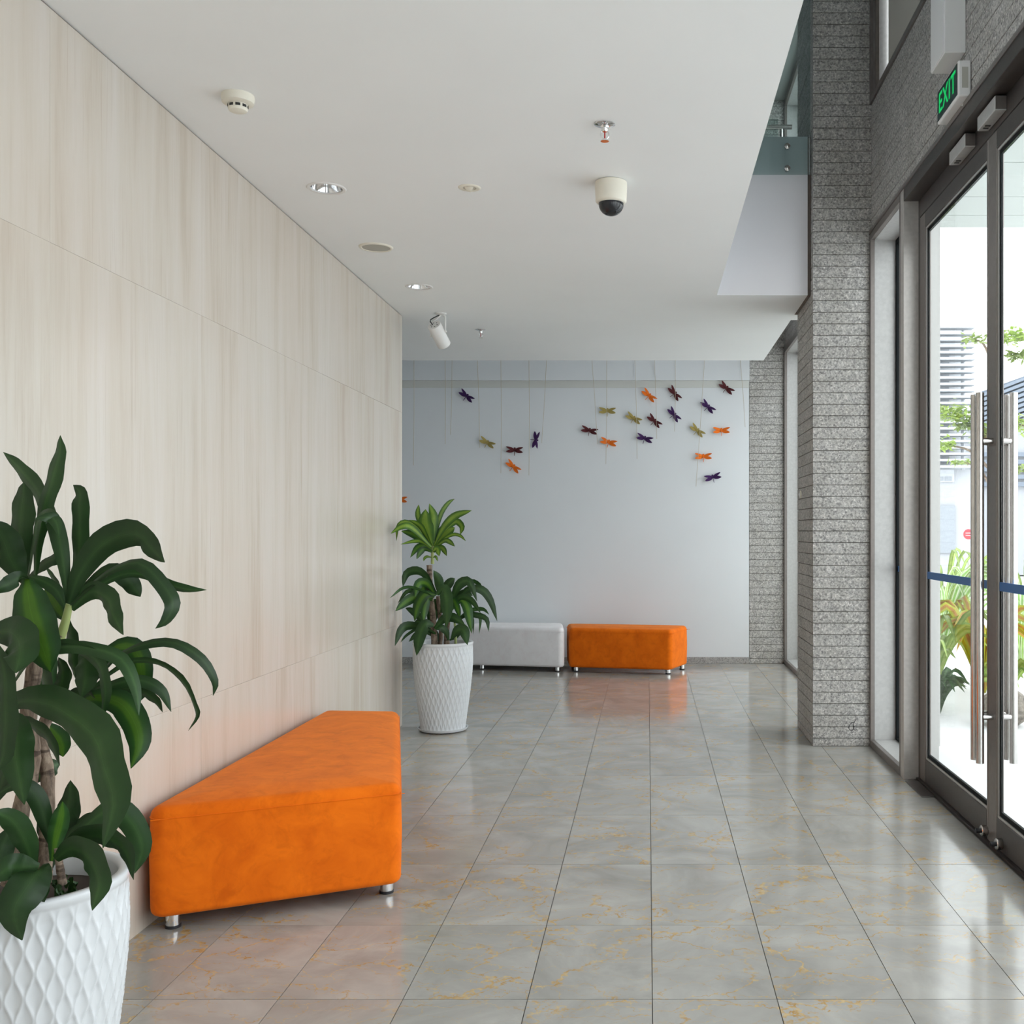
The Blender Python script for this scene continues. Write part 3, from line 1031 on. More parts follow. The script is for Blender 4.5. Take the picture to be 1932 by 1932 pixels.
def bench(name, foot, mat, lab, legs, z0=0.062, z1=0.487, group='velvet benches'):
    """foot: plan corners, counter-clockwise"""
    c = sum(foot, Vector((0, 0))) / len(foot)
    root = empty(name, (c.x, c.y, 0))
    tag(root, lab, 'bench', group)
    r = 0.042
    prof = []
    for k in range(6):                     # lower edge, side, upper edge
        t = k / 5 * PI / 2
        prof.append((0.028 * (1 - math.sin(t)), z0 + 0.028 * (1 - math.cos(t))))
    prof.append((-0.004, (z0 + z1) / 2))
    for k in range(7):
        t = k / 6 * PI / 2
        prof.append((r * (1 - math.cos(t)), z1 - 0.012 - r * (1 - math.sin(t))))
    prof += [(0.09, z1 - 0.006), (0.15, z1 - 0.001), (0.20, z1)]
    verts, faces, cnt = [], [], None
    for (d, z) in prof:
        ring = rounded(offset_poly(foot, d), max(0.055 - d, 0.012))
        cnt = len(ring)
        verts += [Vector((p.x, p.y, z)) for p in ring]
    for i in range(len(prof) - 1):
        for k in range(cnt):
            k2 = (k + 1) % cnt
            faces.append((i * cnt + k, i * cnt + k2, (i + 1) * cnt + k2, (i + 1) * cnt + k))
    faces.append(tuple(range(cnt))[::-1])
    b = (len(prof) - 1) * cnt
    faces.append(tuple(range(b, b + cnt)))
    body = mesh_obj('upholstered_body', verts, faces, mat, root, (c.x, c.y, z0), True)
    sharp_edges(body.data, 60)
    # stitched seam under the top edge
    ring = rounded(offset_poly(foot, -0.001), 0.056)
    pts = [Vector((p.x, p.y, z1 - 0.055)) for p in ring] + [Vector((ring[0].x, ring[0].y, z1 - 0.055))]
    tube('seam', pts, 0.0016, mat, body, 6, len(pts) * 2)
    for (lx, ly) in legs:
        lg = lathe('leg', [(0.027, 0.012), (0.027, z0 + 0.006)], M['chrome'], (lx, ly, 0), root, 24)
        lathe('foot_pad', [(0.024, 0.0), (0.029, 0.002), (0.029, 0.012), (0.024, 0.013)], M['black_rubber'], (lx, ly, 0), lg, 24)
    return root


V2 = lambda x, y: Vector((x, y))
bench('upholstered_bench', [V2(-1.866, 3.90), V2(-1.005, 4.32), V2(-1.425, 6.08), V2(-1.866, 6.12)], M['orange'],
      'large orange velvet wedge bench standing against the travertine wall',
      [(-1.80, 4.02), (-1.085, 4.405), (-1.47, 5.95), (-1.80, 6.0)])
bench('upholstered_bench', [V2(-0.835, 11.30), V2(0.245, 11.07), V2(0.445, 11.60), V2(-0.905, 11.86)], M['orange'],
      'orange velvet bench by the back wall under the dragonflies',
      [(-0.765, 11.36), (0.215, 11.17), (0.375, 11.53), (-0.82, 11.78)], 0.052)
bench('upholstered_bench', [V2(-2.08, 11.52), V2(-0.885, 11.27), V2(-0.955, 11.93), V2(-1.90, 11.98)], M['grey_velvet'],
      'pale grey velvet bench half hidden behind the potted plant',
      [(-1.80, 11.55), (-0.965, 11.36), (-1.03, 11.84), (-1.82, 11.88)], 0.052)

# ------------------------------------------------------------------ potted dracaenas
def pot_mesh():
    prof = [(0.0, 0.0), (0.158, 0.0), (0.166, 0.006)]
    H = 0.66
    def R(t):
        return 0.168 + 0.060 * math.sin(min(1, t * 1.02) * PI / 2) ** 1.15 - 0.006 * max(0, t - 0.8) / 0.2
    nr, na = 132, 544
    rings = []
    ridges = 68
    zp = 0.105
    for i in range(nr + 1):
        t = i / nr
        z = 0.006 + t * (H - 0.030)
        fade = min(1, t / 0.03, (1 - t) / 0.045)
        fade = max(0.0, fade)
        rr = []
        for k in range(na):
            th = 2 * PI * k / na
            s = math.sin(2 * PI * z / zp)
            # ridge lines swing left and right of their mean place, neighbours in opposition
            u = th / (2 * PI) * ridges
            best_l, best_r = None, None
            base = math.floor(u)
            lines = sorted((q + (0.38 * s if q % 2 == 0 else -0.38 * s)) for q in range(base - 2, base + 4))
            for q in range(len(lines) - 1):
                if lines[q] <= u <= lines[q + 1]:
                    best_l, best_r = lines[q], lines[q + 1]
                    break
            w = best_r - best_l
            x = (u - best_l) / max(w, 1e-6)
            depth = 0.0065 * min(1.0, w / 0.9) * (1 - (2 * x - 1) ** 2) ** 0.8
            rr.append((R(t) - depth * fade, th, z))
        rings.append(rr)
    verts, faces = [], []
    plain = lambda r, z: [(r, 2 * PI * k / na, z) for k in range(na)]
    rings = [plain(0.155, 0.0)] + rings
    rt = R(1.0)
    rings += [plain(rt + 0.003, H - 0.020), plain(rt + 0.004, H - 0.008), plain(rt + 0.001, H - 0.001), plain(rt - 0.006, H),
              plain(rt - 0.020, H - 0.002), plain(rt - 0.026, H - 0.012), plain(rt - 0.028, H - 0.10)]
    for rr in rings:
        verts += [Vector((r * math.cos(a), r * math.sin(a), z)) for r, a, z in rr]
    for i in range(len(rings) - 1):
        for k in range(na):
            k2 = (k + 1) % na
            faces.append((i * na + k, i * na + k2, (i + 1) * na + k2, (i + 1) * na + k))
    faces.append(tuple(range(na))[::-1])
    me = bpy.data.meshes.new('pot')
    me.from_pydata(verts, [], faces)
    me.materials.append(M['ceramic'])
    me.polygons.foreach_set('use_smooth', [True] * len(me.polygons))
    me.update()
    return me, rt


POT_ME, POT_RT = pot_mesh()


def leaf(root, cps, width, mat, roll=20.0, wave=0.0, n=14, fold=0.16, name='leaf'):
    """cps: 3-D control points from the base to the tip; width in metres"""
    sp = catmull(cps, n)
    rows_, uvs = [], []
    view = Vector((0, 1, 0))
    ca, sa = math.cos(math.radians(roll)), math.sin(math.radians(roll))
    prev = None
    for i, p in enumerate(sp):
        t = i / n
        T = (sp[min(i + 1, n)] - sp[max(i - 1, 0)])
        T = T.normalized() if T.length > 1e-9 else Vector((0, 0, 1))
        a = T.cross(view)
        if a.length < 1e-3:
            a = prev or Vector((1, 0, 0))
        a.normalize()
        if prev is not None and a.dot(prev) < 0:
            a = -a
        prev = a.copy()
        b = T.cross(a).normalized()
        side = (a * ca + b * sa).normalized()
        nor = side.cross(T).normalized()
        prof = 0.26 + 0.74 * math.sin(min(1, t / 0.5) * PI / 2) ** 1.3 if t < 0.5 else max(0.0, 1 - ((t - 0.5) / 0.5) ** 2.6) ** 1.0
        w = width * 0.5 * max(prof, 0.02)
        for j, u in enumerate((-1, -0.5, 0, 0.5, 1)):
            off = fold * w * abs(u) + wave * w * (1 if j in (0, 4) else 0.3) * math.sin(i * 1.3 + (0 if u < 0 else 1.7))
            rows_.append(p + side * u * w * (1 - 0.1 * fold) + nor * off)
            uvs.append((0.5 + u * 0.5, t))
    faces = []
    for i in range(n):
        for j in range(4):
            faces.append((i * 5 + j, i * 5 + j + 1, (i + 1) * 5 + j + 1, (i + 1) * 5 + j))
    return mesh_obj(name, rows_, faces, mat, root, sp[0], True, uvs)


def potted_plant(loc, lab):
    root = empty('potted_dracaena', loc)
    tag(root, lab, 'potted plant', 'potted dracaenas')
    L = Vector(loc)
    link(bpy.data.objects.new('pot', POT_ME), root, L + Vector((0, 0, 0.012)))
    lathe('saucer', [(0.0, 0.002), (0.150, 0.0), (0.180, 0.012), (0.188, 0.028), (0.182, 0.029), (0.174, 0.016), (0.150, 0.011), (0.0, 0.011)],
          M['ceramic'], L, root, 56, cap=False)
    rs = POT_RT - 0.029
    pr = [(0.0, 0.63), (0.07, 0.628), (0.14, 0.622), (rs, 0.612), (rs, 0.59)]
    lathe('soil', pr, M['soil'], L, root, 40, cap=False)
    return root


def cane(root, pix, Z, r0, r1, name='cane', mat='bark'):
    pts = [P(x, y, Z + d) for x, y, d in pix]
    return tube(name, pts, [r0, r1], M[mat], root, 12, len(pts) * 14, rings=(mat == 'bark'))


# the near plant
ZN = 2.55
near = potted_plant((P(50, 1003, ZN).x, ZN, 0), 'tall dark dracaena in a white wave-patterned pot in front of the big orange bench')
cane(near, [(20, 1668, 0.0), (36, 1545, 0.0), (60, 1440, 0.01), (54, 1345, 0.0), (66, 1240, 0.0), (58, 1120, 0.01)], ZN, 0.021, 0.016)
cane(near, [(84, 1668, -0.03), (86, 1600, 0.0), (90, 1470, 0.03), (78, 1390, 0.05), (100, 1330, 0.06)], ZN, 0.017, 0.014)
cane(near, [(72, 1228, 0.0), (100, 1212, 0.0), (116, 1196, 0.0)], ZN, 0.010, 0.012, 'side_cane')
cane(near, [(112, 1206, 0.0), (122, 1178, 0.0), (131, 1140, 0.0)], ZN, 0.012, 0.008, 'young_cane', 'young_cane')
cane(near, [(118, 1668, -0.04), (112, 1630, -0.05), (108, 1600, -0.06)], ZN, 0.010, 0.007, 'side_cane')
NL = [  # control points, width px, roll, depth at the base, depth at the tip, material
    ([(66, 1085), (72, 1020), (84, 955), (100, 900), (112, 855), (114, 821)], 36, 18, 0.00, -0.06, 'leaf'),
    ([(112, 1060), (100, 1000), (72, 930), (38, 886), (6, 853)], 36, -20, 0.04, 0.12, 'leaf'),
    ([(44, 1092), (38, 1055), (38, 990), (43, 940), (45, 910)], 48, 12, -0.02, -0.05, 'leaf'),
    ([(46, 1098), (22, 1060), (4, 1015), (-18, 980)], 52, 15, -0.04, -0.12, 'leaf'),
    ([(52, 1090), (60, 1035), (70, 985), (86, 968), (106, 985), (112, 1015)], 24, 35, -0.02, -0.10, 'leaf'),
    ([(128, 1135), (120, 1065), (109, 1008), (96, 978), (66, 978)], 27, 25, -0.02, -0.10, 'leaf'),
    ([(136, 1125), (146, 1065), (150, 1010), (149, 960), (150, 930), (138, 915)], 36, 10, 0.05, 0.10, 'leaf'),
    ([(130, 1140), (152, 1080), (198, 1024), (255, 1008), (288, 1038), (311, 1061)], 50, 24, -0.02, -0.10, 'leaf'),
    ([(132, 1140), (200, 1082), (260, 1062), (306, 1102), (326, 1138), (314, 1170), (293, 1186)], 28, 40, -0.02, -0.06, 'leaf'),
    ([(136, 1135), (220, 1088), (268, 1084), (310, 1100), (352, 1112), (390, 1113)], 25, 35, 0.05, 0.16, 'leaf'),
    ([(136, 1130), (200, 1075), (238, 1092), (254, 1112), (265, 1126)], 32, 20, 0.06, 0.12, 'leaf'),
    ([(134, 1150), (172, 1117), (202, 1130), (216, 1166), (233, 1198)], 44, 22, 0.00, -0.08, 'leaf'),
    ([(50, 1092), (52, 1120), (62, 1170), (80, 1222), (96, 1268)], 66, 12, -0.06, -0.13, 'leaf_stripe'),
    ([(48, 1098), (58, 1190), (86, 1290), (98, 1340)], 40, 30, 0.03, 0.08, 'leaf'),
    ([(60, 1096), (38, 1090), (12, 1104), (-20, 1118)], 26, 45, -0.04, -0.15, 'leaf'),
    ([(84, 1066), (104, 1098), (126, 1140)], 13, 20, 0.08, 0.03, 'leaf'),
    ([(56, 1088), (76, 1094), (106, 1113), (126, 1152)], 22, 35, 0.02, 0.01, 'leaf'),
    ([(124, 1170), (110, 1150), (98, 1130), (84, 1112)], 32, 10, 0.06, 0.10, 'leaf_stripe'),
    ([(46, 1100), (78, 1068), (108, 1052), (125, 1056)], 26, 30, 0.06, 0.10, 'leaf'),
    ([(128, 1170), (134, 1200), (138, 1245), (142, 1280)], 34, 20, 0.08, 0.12, 'leaf'),
    ([(-30, 1200), (18, 1192), (38, 1222), (30, 1270)], 64, 8, -0.12, -0.22, 'leaf'),
    ([(-20, 1200), (6, 1260), (10, 1350), (6, 1420), (-6, 1458)], 42, 14, -0.16, -0.24, 'leaf'),
    ([(14, 1305), (56, 1244), (108, 1222), (170, 1222), (228, 1243), (256, 1296), (262, 1350)], 27, 42, -0.06, -0.14, 'leaf'),
    ([(60, 1240), (120, 1218), (178, 1243), (198, 1298), (190, 1370)], 31, 25, -0.06, -0.14, 'leaf'),
    ([(150, 1322), (212, 1246), (268, 1217), (330, 1213), (380, 1243), (406, 1285), (402, 1313)], 20, 40, 0.0, 0.08, 'leaf'),
    ([(150, 1322), (232, 1254), (295, 1250), (341, 1280), (367, 1330), (371, 1352), (355, 1379)], 18, 38, 0.0, -0.06, 'leaf'),
    ([(150, 1322), (190, 1300), (257, 1283), (303, 1302), (323, 1343)], 23, 30, 0.02, 0.05, 'leaf'),
    ([(150, 1325), (190, 1302), (255, 1300), (290, 1320), (307, 1344)], 26, 25, 0.03, 0.10, 'leaf'),
    ([(150, 1328), (178, 1316), (226, 1326), (254, 1364), (262, 1405), (247, 1450)], 46, 15, -0.02, -0.08, 'leaf_stripe'),
    ([(150, 1215), (160, 1240), (161, 1275), (154, 1318)], 48, 10, -0.03, -0.08, 'leaf'),
    ([(150, 1320), (205, 1232), (250, 1222), (266, 1262), (262, 1305), (248, 1330)], 40, 12, 0.05, 0.12, 'leaf_stripe'),
    ([(20, 1330), (55, 1322), (112, 1338), (172, 1384), (198, 1450), (213, 1520), (194, 1600)], 82, 15, -0.10, -0.24, 'leaf'),
    ([(10, 1345), (24, 1372), (30, 1430), (46, 1518)], 56, 12, -0.10, -0.18, 'leaf'),
    ([(30, 1355), (58, 1366), (92, 1394), (113, 1445)], 28, 25, -0.06, -0.10, 'leaf'),
    ([(76, 1360), (100, 1385), (112, 1405), (119, 1428)], 40, 15, 0.06, 0.10, 'leaf_stripe'),
    ([(66, 1475), (82, 1458), (100, 1446), (113, 1440)], 34, 12, 0.05, 0.10, 'leaf'),
    ([(-8, 1500), (34, 1480), (66, 1500), (84, 1545), (97, 1602)], 30, 30, -0.10, -0.05, 'leaf'),
    ([(64, 1645), (50, 1595), (24, 1550), (-14, 1530)], 40, 15, -0.10, -0.18, 'leaf'),
    ([(98, 1625), (112, 1575), (128, 1520), (133, 1472)], 46, 10, -0.02, 0.03, 'leaf'),
    ([(98, 1625), (106, 1580), (114, 1545), (118, 1512)], 30, 30, -0.06, -0.08, 'leaf_stripe'),
    ([(108, 1615), (132, 1570), (165, 1545), (200, 1537)], 26, 35, -0.02, 0.02, 'leaf'),
    ([(106, 1620), (150, 1583), (196, 1580), (234, 1604), (252, 1660)], 44, 22, -0.10, -0.20, 'leaf'),
    ([(112, 1612), (165, 1555), (212, 1527), (248, 1552), (268, 1600), (254, 1648)], 42, 20, -0.03, 0.02, 'leaf'),
    ([(104, 1622), (134, 1602), (166, 1618), (186, 1664), (174, 1718)], 52, 12, -0.12, -0.24, 'leaf'),
    ([(82, 1630), (72, 1645), (52, 1672), (26, 1720), (42, 1774)], 60, 14, -0.14, -0.26, 'leaf'),
    ([(74, 1635), (44, 1636), (14, 1640), (-24, 1668)], 44, 30, -0.10, -0.22, 'leaf'),
    ([(86, 1640), (76, 1655), (78, 1680), (84, 1702)], 28, 12, -0.12, -0.18, 'leaf'),
    ([(94, 1640), (100, 1600), (86, 1560), (76, 1530)], 34, 18, 0.04, 0.08, 'leaf'),
    ([(20, 1560), (4, 1600), (-8, 1650)], 36, 18, -0.08, -0.12, 'leaf'),
    ([(56, 1400), (30, 1420), (6, 1468), (-10, 1520)], 40, 18, 0.02, 0.02, 'leaf'),
    ([(100, 1330), (112, 1300), (118, 1270), (110, 1240)], 34, 15, 0.06, 0.10, 'leaf'),
    ([(100, 1330), (130, 1318), (160, 1305), (180, 1318)], 24, 40, 0.0, -0.04, 'leaf'),
    ([(100, 1335), (60, 1318), (30, 1322), (10, 1350)], 30, 40, 0.0, -0.06, 'leaf'),
    ([(100, 1330), (90, 1290), (92, 1250), (104, 1222)], 30, 25, 0.08, 0.12, 'leaf_stripe'),
]
for k, (cp, w, roll, d0, d1, mt) in enumerate(NL):
    m = len(cp) - 1
    pts = [P(x, y, ZN + d0 + (d1 - d0) * (i / m)) for i, (x, y) in enumerate(cp)]
    leaf(near, pts, w * ZN / F_PX * 1.12, M[mt], roll if k % 2 else -roll, 0.10, 18, 0.20)
# seedlings at the foot
for k, (x, y, d) in enumerate([(112, 1672, -0.02), (124, 1664, 0.0), (132, 1680, -0.03), (118, 1688, -0.06), (138, 1668, 0.02), (104, 1684, -0.05), (128, 1692, -0.07)]):
    b = P(x, y + 12, ZN + d)
    t = P(x + (k % 3 - 1) * 12, y - 4, ZN + d - 0.02)
    leaf(near, [b, b.lerp(t, 0.5) + Vector((0, 0, 0.012)), t], 0.024, M['leaf_far'], 12 * (-1) ** k, 0.0, 8, 0.1, 'seedling_leaf')

# the far plant
ZF = 8.0
far = potted_plant((P(836, 1003, ZF).x, ZF, 0), 'bright green dracaena in a white diamond-patterned pot at the end of the travertine wall')
cane(far, [(820, 1222, 0), (817, 1165, 0), (812, 1120, 0), (810, 1066, 0)], ZF, 0.024, 0.021)
cane(far, [(816, 1064, 0), (816, 1045, 0), (817, 1020, 0)], ZF, 0.013, 0.010, 'young_cane', 'young_cane')
cane(far, [(843, 1222, 0.03), (843, 1190, 0.03), (848, 1150, 0.05)], ZF, 0.022, 0.018)
cane(far, [(828, 1222, 0.07), (832, 1190, 0.07), (826, 1125, 0.04)], ZF, 0.018, 0.015)
cane(far, [(860, 1222, 0.0), (859, 1190, 0.0), (857, 1165, 0.0)], ZF, 0.010, 0.008, 'young_cane', 'young_cane')
G, S, D = 'leaf_fresh', 'leaf_stripe', 'leaf_far'
FL = [
    ([(815, 1030), (806, 1005), (801, 985), (803, 961)], 26, 8, -0.04, -0.05, G), ([(816, 1028), (817, 1000), (818, 975), (810, 950)], 16, 14, 0.0, 0.02, G),
    ([(812, 1026), (799, 998), (788, 971), (790, 952)], 12, 20, 0.02, 0.06, G), ([(820, 1025), (823, 1000), (833, 968), (846, 949), (858, 941)], 8, 20, 0.06, 0.16, G),
    ([(818, 1030), (838, 992), (860, 972), (890, 963)], 15, 25, -0.03, -0.1, G), ([(819, 1030), (843, 996), (860, 984), (871, 994), (868, 1009)], 13, 22, 0.02, 0.08, G),
    ([(819, 1030), (834, 1012), (848, 1000), (858, 995)], 17, 20, 0.0, 0.05, G), ([(819, 1031), (848, 1011), (866, 1010), (879, 1021)], 7, 30, -0.02, -0.06, G),
    ([(818, 1036), (838, 1020), (848, 1022), (858, 1031)], 9, 25, -0.03, -0.09, G), ([(818, 1042), (828, 1034), (836, 1036), (843, 1049)], 11, 18, -0.02, -0.08, G),
    ([(814, 1030), (800, 1004), (790, 990), (772, 981)], 11, 25, -0.04, -0.12, G), ([(814, 1032), (778, 996), (758, 993), (737, 1007)], 12, 25, -0.10, -0.30, G),
    ([(813, 1033), (796, 1018), (780, 1008), (757, 1002)], 16, 20, -0.04, -0.12, S), ([(813, 1030), (790, 996), (764, 984), (750, 994), (748, 1021)], 9, 30, -0.02, -0.16, G),
    ([(814, 1036), (798, 1024), (784, 1021), (756, 1027)], 8, 30, -0.06, -0.16, G), ([(815, 1040), (800, 1030), (787, 1033), (774, 1052)], 12, 22, -0.03, -0.09, S),
    ([(815, 1042), (802, 1036), (793, 1042), (786, 1055)], 10, 18, -0.05, -0.1, S), ([(815, 1052), (806, 1050), (801, 1053), (799, 1059)], 5, 15, -0.02, -0.04, G),
    ([(817, 1052), (822, 1050), (826, 1059)], 4, 15, -0.01, -0.03, G), ([(817, 1040), (824, 1036), (829, 1049)], 11, 15, -0.05, -0.09, G),
    ([(815, 1034), (808, 1020), (797, 1008), (789, 1010)], 12, 25, 0.04, 0.10, S), ([(818, 1034), (826, 1016), (834, 1000), (838, 990)], 13, 25, 0.05, 0.10, S),
    ([(822, 1118), (804, 1088), (786, 1077), (767, 1083), (760, 1107)], 15, 22, -0.03, -0.06, D), ([(828, 1122), (829, 1108), (827, 1092), (818, 1076)], 15, 12, -0.06, -0.10, D),
    ([(822, 1124), (806, 1102), (790, 1102), (783, 1127)], 16, 14, -0.06, -0.12, S), ([(820, 1126), (804, 1120), (797, 1108), (798, 1098)], 13, 12, 0.0, 0.03, S),
    ([(818, 1126), (790, 1112), (762, 1109), (735, 1129)], 6, 30, -0.10, -0.32, D), ([(818, 1128), (790, 1118), (768, 1116), (750, 1139)], 8, 25, 0.02, -0.12, D),
    ([(816, 1132), (790, 1126), (768, 1134), (746, 1153)], 17, 15, -0.06, -0.14, S), ([(822, 1122), (802, 1122), (788, 1142), (782, 1172)], 18, 12, -0.10, -0.16, S),
    ([(818, 1126), (806, 1130), (801, 1148), (799, 1175)], 15, 14, -0.07, -0.12, S), ([(824, 1122), (836, 1112), (843, 1140), (842, 1184)], 22, 10, -0.12, -0.20, D),
    ([(806, 1182), (795, 1168), (778, 1154), (765, 1147)], 13, 18, 0.02, 0.05, D), ([(822, 1130), (818, 1140), (812, 1158), (808, 1180)], 14, 18, 0.04, 0.06, D),
    ([(852, 1150), (858, 1118), (868, 1100), (886, 1098), (900, 1135)], 16, 16, -0.04, -0.08, D), ([(852, 1148), (864, 1114), (888, 1097), (904, 1103), (911, 1117)], 8, 28, 0.05, 0.12, D),
    ([(852, 1146), (880, 1113), (908, 1112), (926, 1134), (938, 1172)], 14, 20, 0.0, 0.06, D), ([(852, 1148), (868, 1128), (888, 1132), (907, 1157)], 12, 20, -0.06, -0.12, D),
    ([(852, 1150), (868, 1132), (880, 1142), (885, 1164), (890, 1195)], 16, 14, -0.05, -0.12, S), ([(850, 1150), (854, 1132), (862, 1146), (868, 1169)], 12, 14, -0.06, -0.12, S),
    ([(848, 1150), (840, 1114), (849, 1098), (858, 1091)], 16, 16, 0.0, 0.03, D), ([(857, 1175), (880, 1156), (896, 1150), (912, 1150), (923, 1160)], 8, 26, 0.02, 0.06, D),
    ([(857, 1175), (880, 1160), (898, 1160), (918, 1168), (922, 1192)], 10, 22, -0.03, -0.08, D), ([(857, 1176), (878, 1162), (891, 1165), (893, 1197)], 5, 22, -0.05, -0.08, D),
    ([(857, 1176), (880, 1160), (905, 1164), (904, 1196)], 6, 24, 0.0, 0.0, D), ([(820, 1186), (838, 1168), (856, 1166), (878, 1180)], 17, 16, -0.10, -0.18, D),
    ([(848, 1152), (860, 1128), (878, 1118), (892, 1124)], 14, 24, 0.03, 0.06, D), ([(850, 1152), (842, 1136), (834, 1138), (828, 1160)], 13, 16, 0.04, 0.04, D),
    ([(822, 1196), (796, 1184), (770, 1181), (756, 1190), (745, 1219)], 15, 20, -0.08, -0.22, D), ([(818, 1180), (802, 1178), (791, 1202), (786, 1237)], 21, 10, -0.16, -0.24, D),
    ([(816, 1198), (792, 1186), (768, 1198), (756, 1212)], 5, 25, 0.02, -0.04, D), ([(816, 1200), (798, 1190), (784, 1198), (771, 1211)], 10, 20, 0.0, 0.0, D),
    ([(852, 1205), (862, 1190), (875, 1190), (882, 1217)], 19, 12, -0.14, -0.22, D), ([(846, 1208), (842, 1192), (832, 1184), (822, 1188)], 12, 20, -0.04, -0.08, D),
    ([(848, 1208), (860, 1200), (868, 1186), (872, 1172)], 10, 20, 0.04, 0.06, D), ([(826, 1210), (822, 1196), (808, 1190), (800, 1198)], 12, 20, 0.05, 0.05, D),
    ([(845, 1155), (834, 1150), (822, 1158), (818, 1178)], 14, 14, 0.06, 0.05, D), ([(812, 1195), (802, 1178), (792, 1172), (780, 1176)], 12, 20, 0.06, 0.08, D),
]
for k, (cp, w, roll, d0, d1, mt) in enumerate(FL):
    m = len(cp) - 1
    pts = []
    for i, (x, y) in enumerate(cp):
        Z = ZF + d0 + (d1 - d0) * (i / m)
        Z = min(Z, 1.865 * F_PX / (VPX - x))
        pts.append(P(x, y, Z))
    leaf(far, pts, w * ZF / F_PX * 1.18, M[mt], roll if k % 2 else -roll, 0.06, 12, 0.18)

# ------------------------------------------------------------------ felt dragonflies and hanging strings
def wing_mesh(pts, zt=0.004):
    """closed outline -> thin felt piece with a little thickness (local xz plane, front at -y)"""
    n = len(pts)
    vs = [Vector((x, -zt / 2, z)) for x, z in pts] + [Vector((x, zt / 2, z)) for x, z in pts]
    fs = [tuple(range(n)), tuple(range(2 * n - 1, n - 1, -1))] + [(k, k + n, (k + 1) % n + n, (k + 1) % n) for k in range(n)]
    return vs, fs


def petal(a, length, wid, x0, z0, m=9):
    """elongated blade leaving (x0, z0) at angle a (degrees from +x)"""
    pts = []
    ca, sa = math.cos(math.radians(a)), math.sin(math.radians(a))
    prof = [(t / m, wid * 0.5 * (math.sin(PI * min(1, (t / m) ** 0.8)) ** 0.6 if 0 < t < m else 0.12)) for t in range(m + 1)]
    for t, w in prof:
        pts.append((t * length, -w))
    for t, w in reversed(prof):
        pts.append((t * length, w * 0.9))
    return [(x0 + x * ca - z * sa, z0 + x * sa + z * ca) for x, z in pts]


DR_MESH = {}


def dr_mesh(part, mat):
    key = (part, mat.name)
    if key in DR_MESH:
        return DR_MESH[key]
    U = 0.006        # one photo pixel at the wall
    if part == 'wing_ur':
        vs, fs = wing_mesh(petal(17, 16.5 * U, 5.0 * U, 0.5 * U, 1.5 * U))
    elif part == 'wing_ul':
        vs, fs = wing_mesh([(-x, z) for x, z in petal(17, 16.5 * U, 5.0 * U, 0.5 * U, 1.5 * U)][::-1])
    elif part == 'wing_lr':
        vs, fs = wing_mesh(petal(-11, 16.0 * U, 6.6 * U, 0.5 * U, 0.2 * U))
    elif part == 'wing_ll':
        vs, fs = wing_mesh([(-x, z) for x, z in petal(-11, 16.0 * U, 6.6 * U, 0.5 * U, 0.2 * U)][::-1])
    elif part == 'tail':
        vs, fs = wing_mesh([(-0.55 * U, -0.5 * U), (-0.5 * U, -9 * U), (-0.2 * U, -10 * U), (0.3 * U, -10 * U), (0.5 * U, -9 * U), (0.55 * U, -0.5 * U)][::-1], 0.005)
    else:
        o = []
        for k in range(16):
            t = 2 * PI * k / 16
            o.append((1.45 * U * math.sin(t), 0.8 * U + 3.0 * U * math.cos(t)))
        vs, fs = wing_mesh(o, 0.010)
        h = [(1.9 * U * math.sin(2 * PI * k / 14), 4.3 * U + 1.5 * U * math.cos(2 * PI * k / 14)) for k in range(14)]
        v2, f2 = wing_mesh(h, 0.010)
        b = len(vs)
        vs += v2
        fs += [tuple(i + b for i in f) for f in f2]
    me = bpy.data.meshes.new(part.split('_')[0])
    me.from_pydata(vs, [], fs)
    me.materials.append(mat)
    me.update()
    DR_MESH[key] = me
    return me


def dragonfly(px, py, cw, colour, lab):
    mat = M['felt_' + colour]
    p = P(px, py, BW - 0.022)
    root = empty('felt_dragonfly', p)
    root.rotation_euler = (0, math.radians(cw), 0)
    tag(root, lab, 'wall decoration', 'felt dragonflies on the back wall')
    for part, nm in (('body', 'body'), ('tail', 'tail'), ('wing_ur', 'wing'), ('wing_ul', 'wing'), ('wing_lr', 'wing'), ('wing_ll', 'wing')):
        o = bpy.data.objects.new(nm, dr_mesh(part, mat))
        COL.objects.link(o)
        o.parent = root
        o.location = (0, -0.004 if part in ('body', 'tail') else (-0.001 if 'u' in part.split('_')[1] else 0.004), 0)
        if nm == 'wing':
            o.rotation_euler = (0, 0, math.radians(14 if part.endswith('l') else -14))


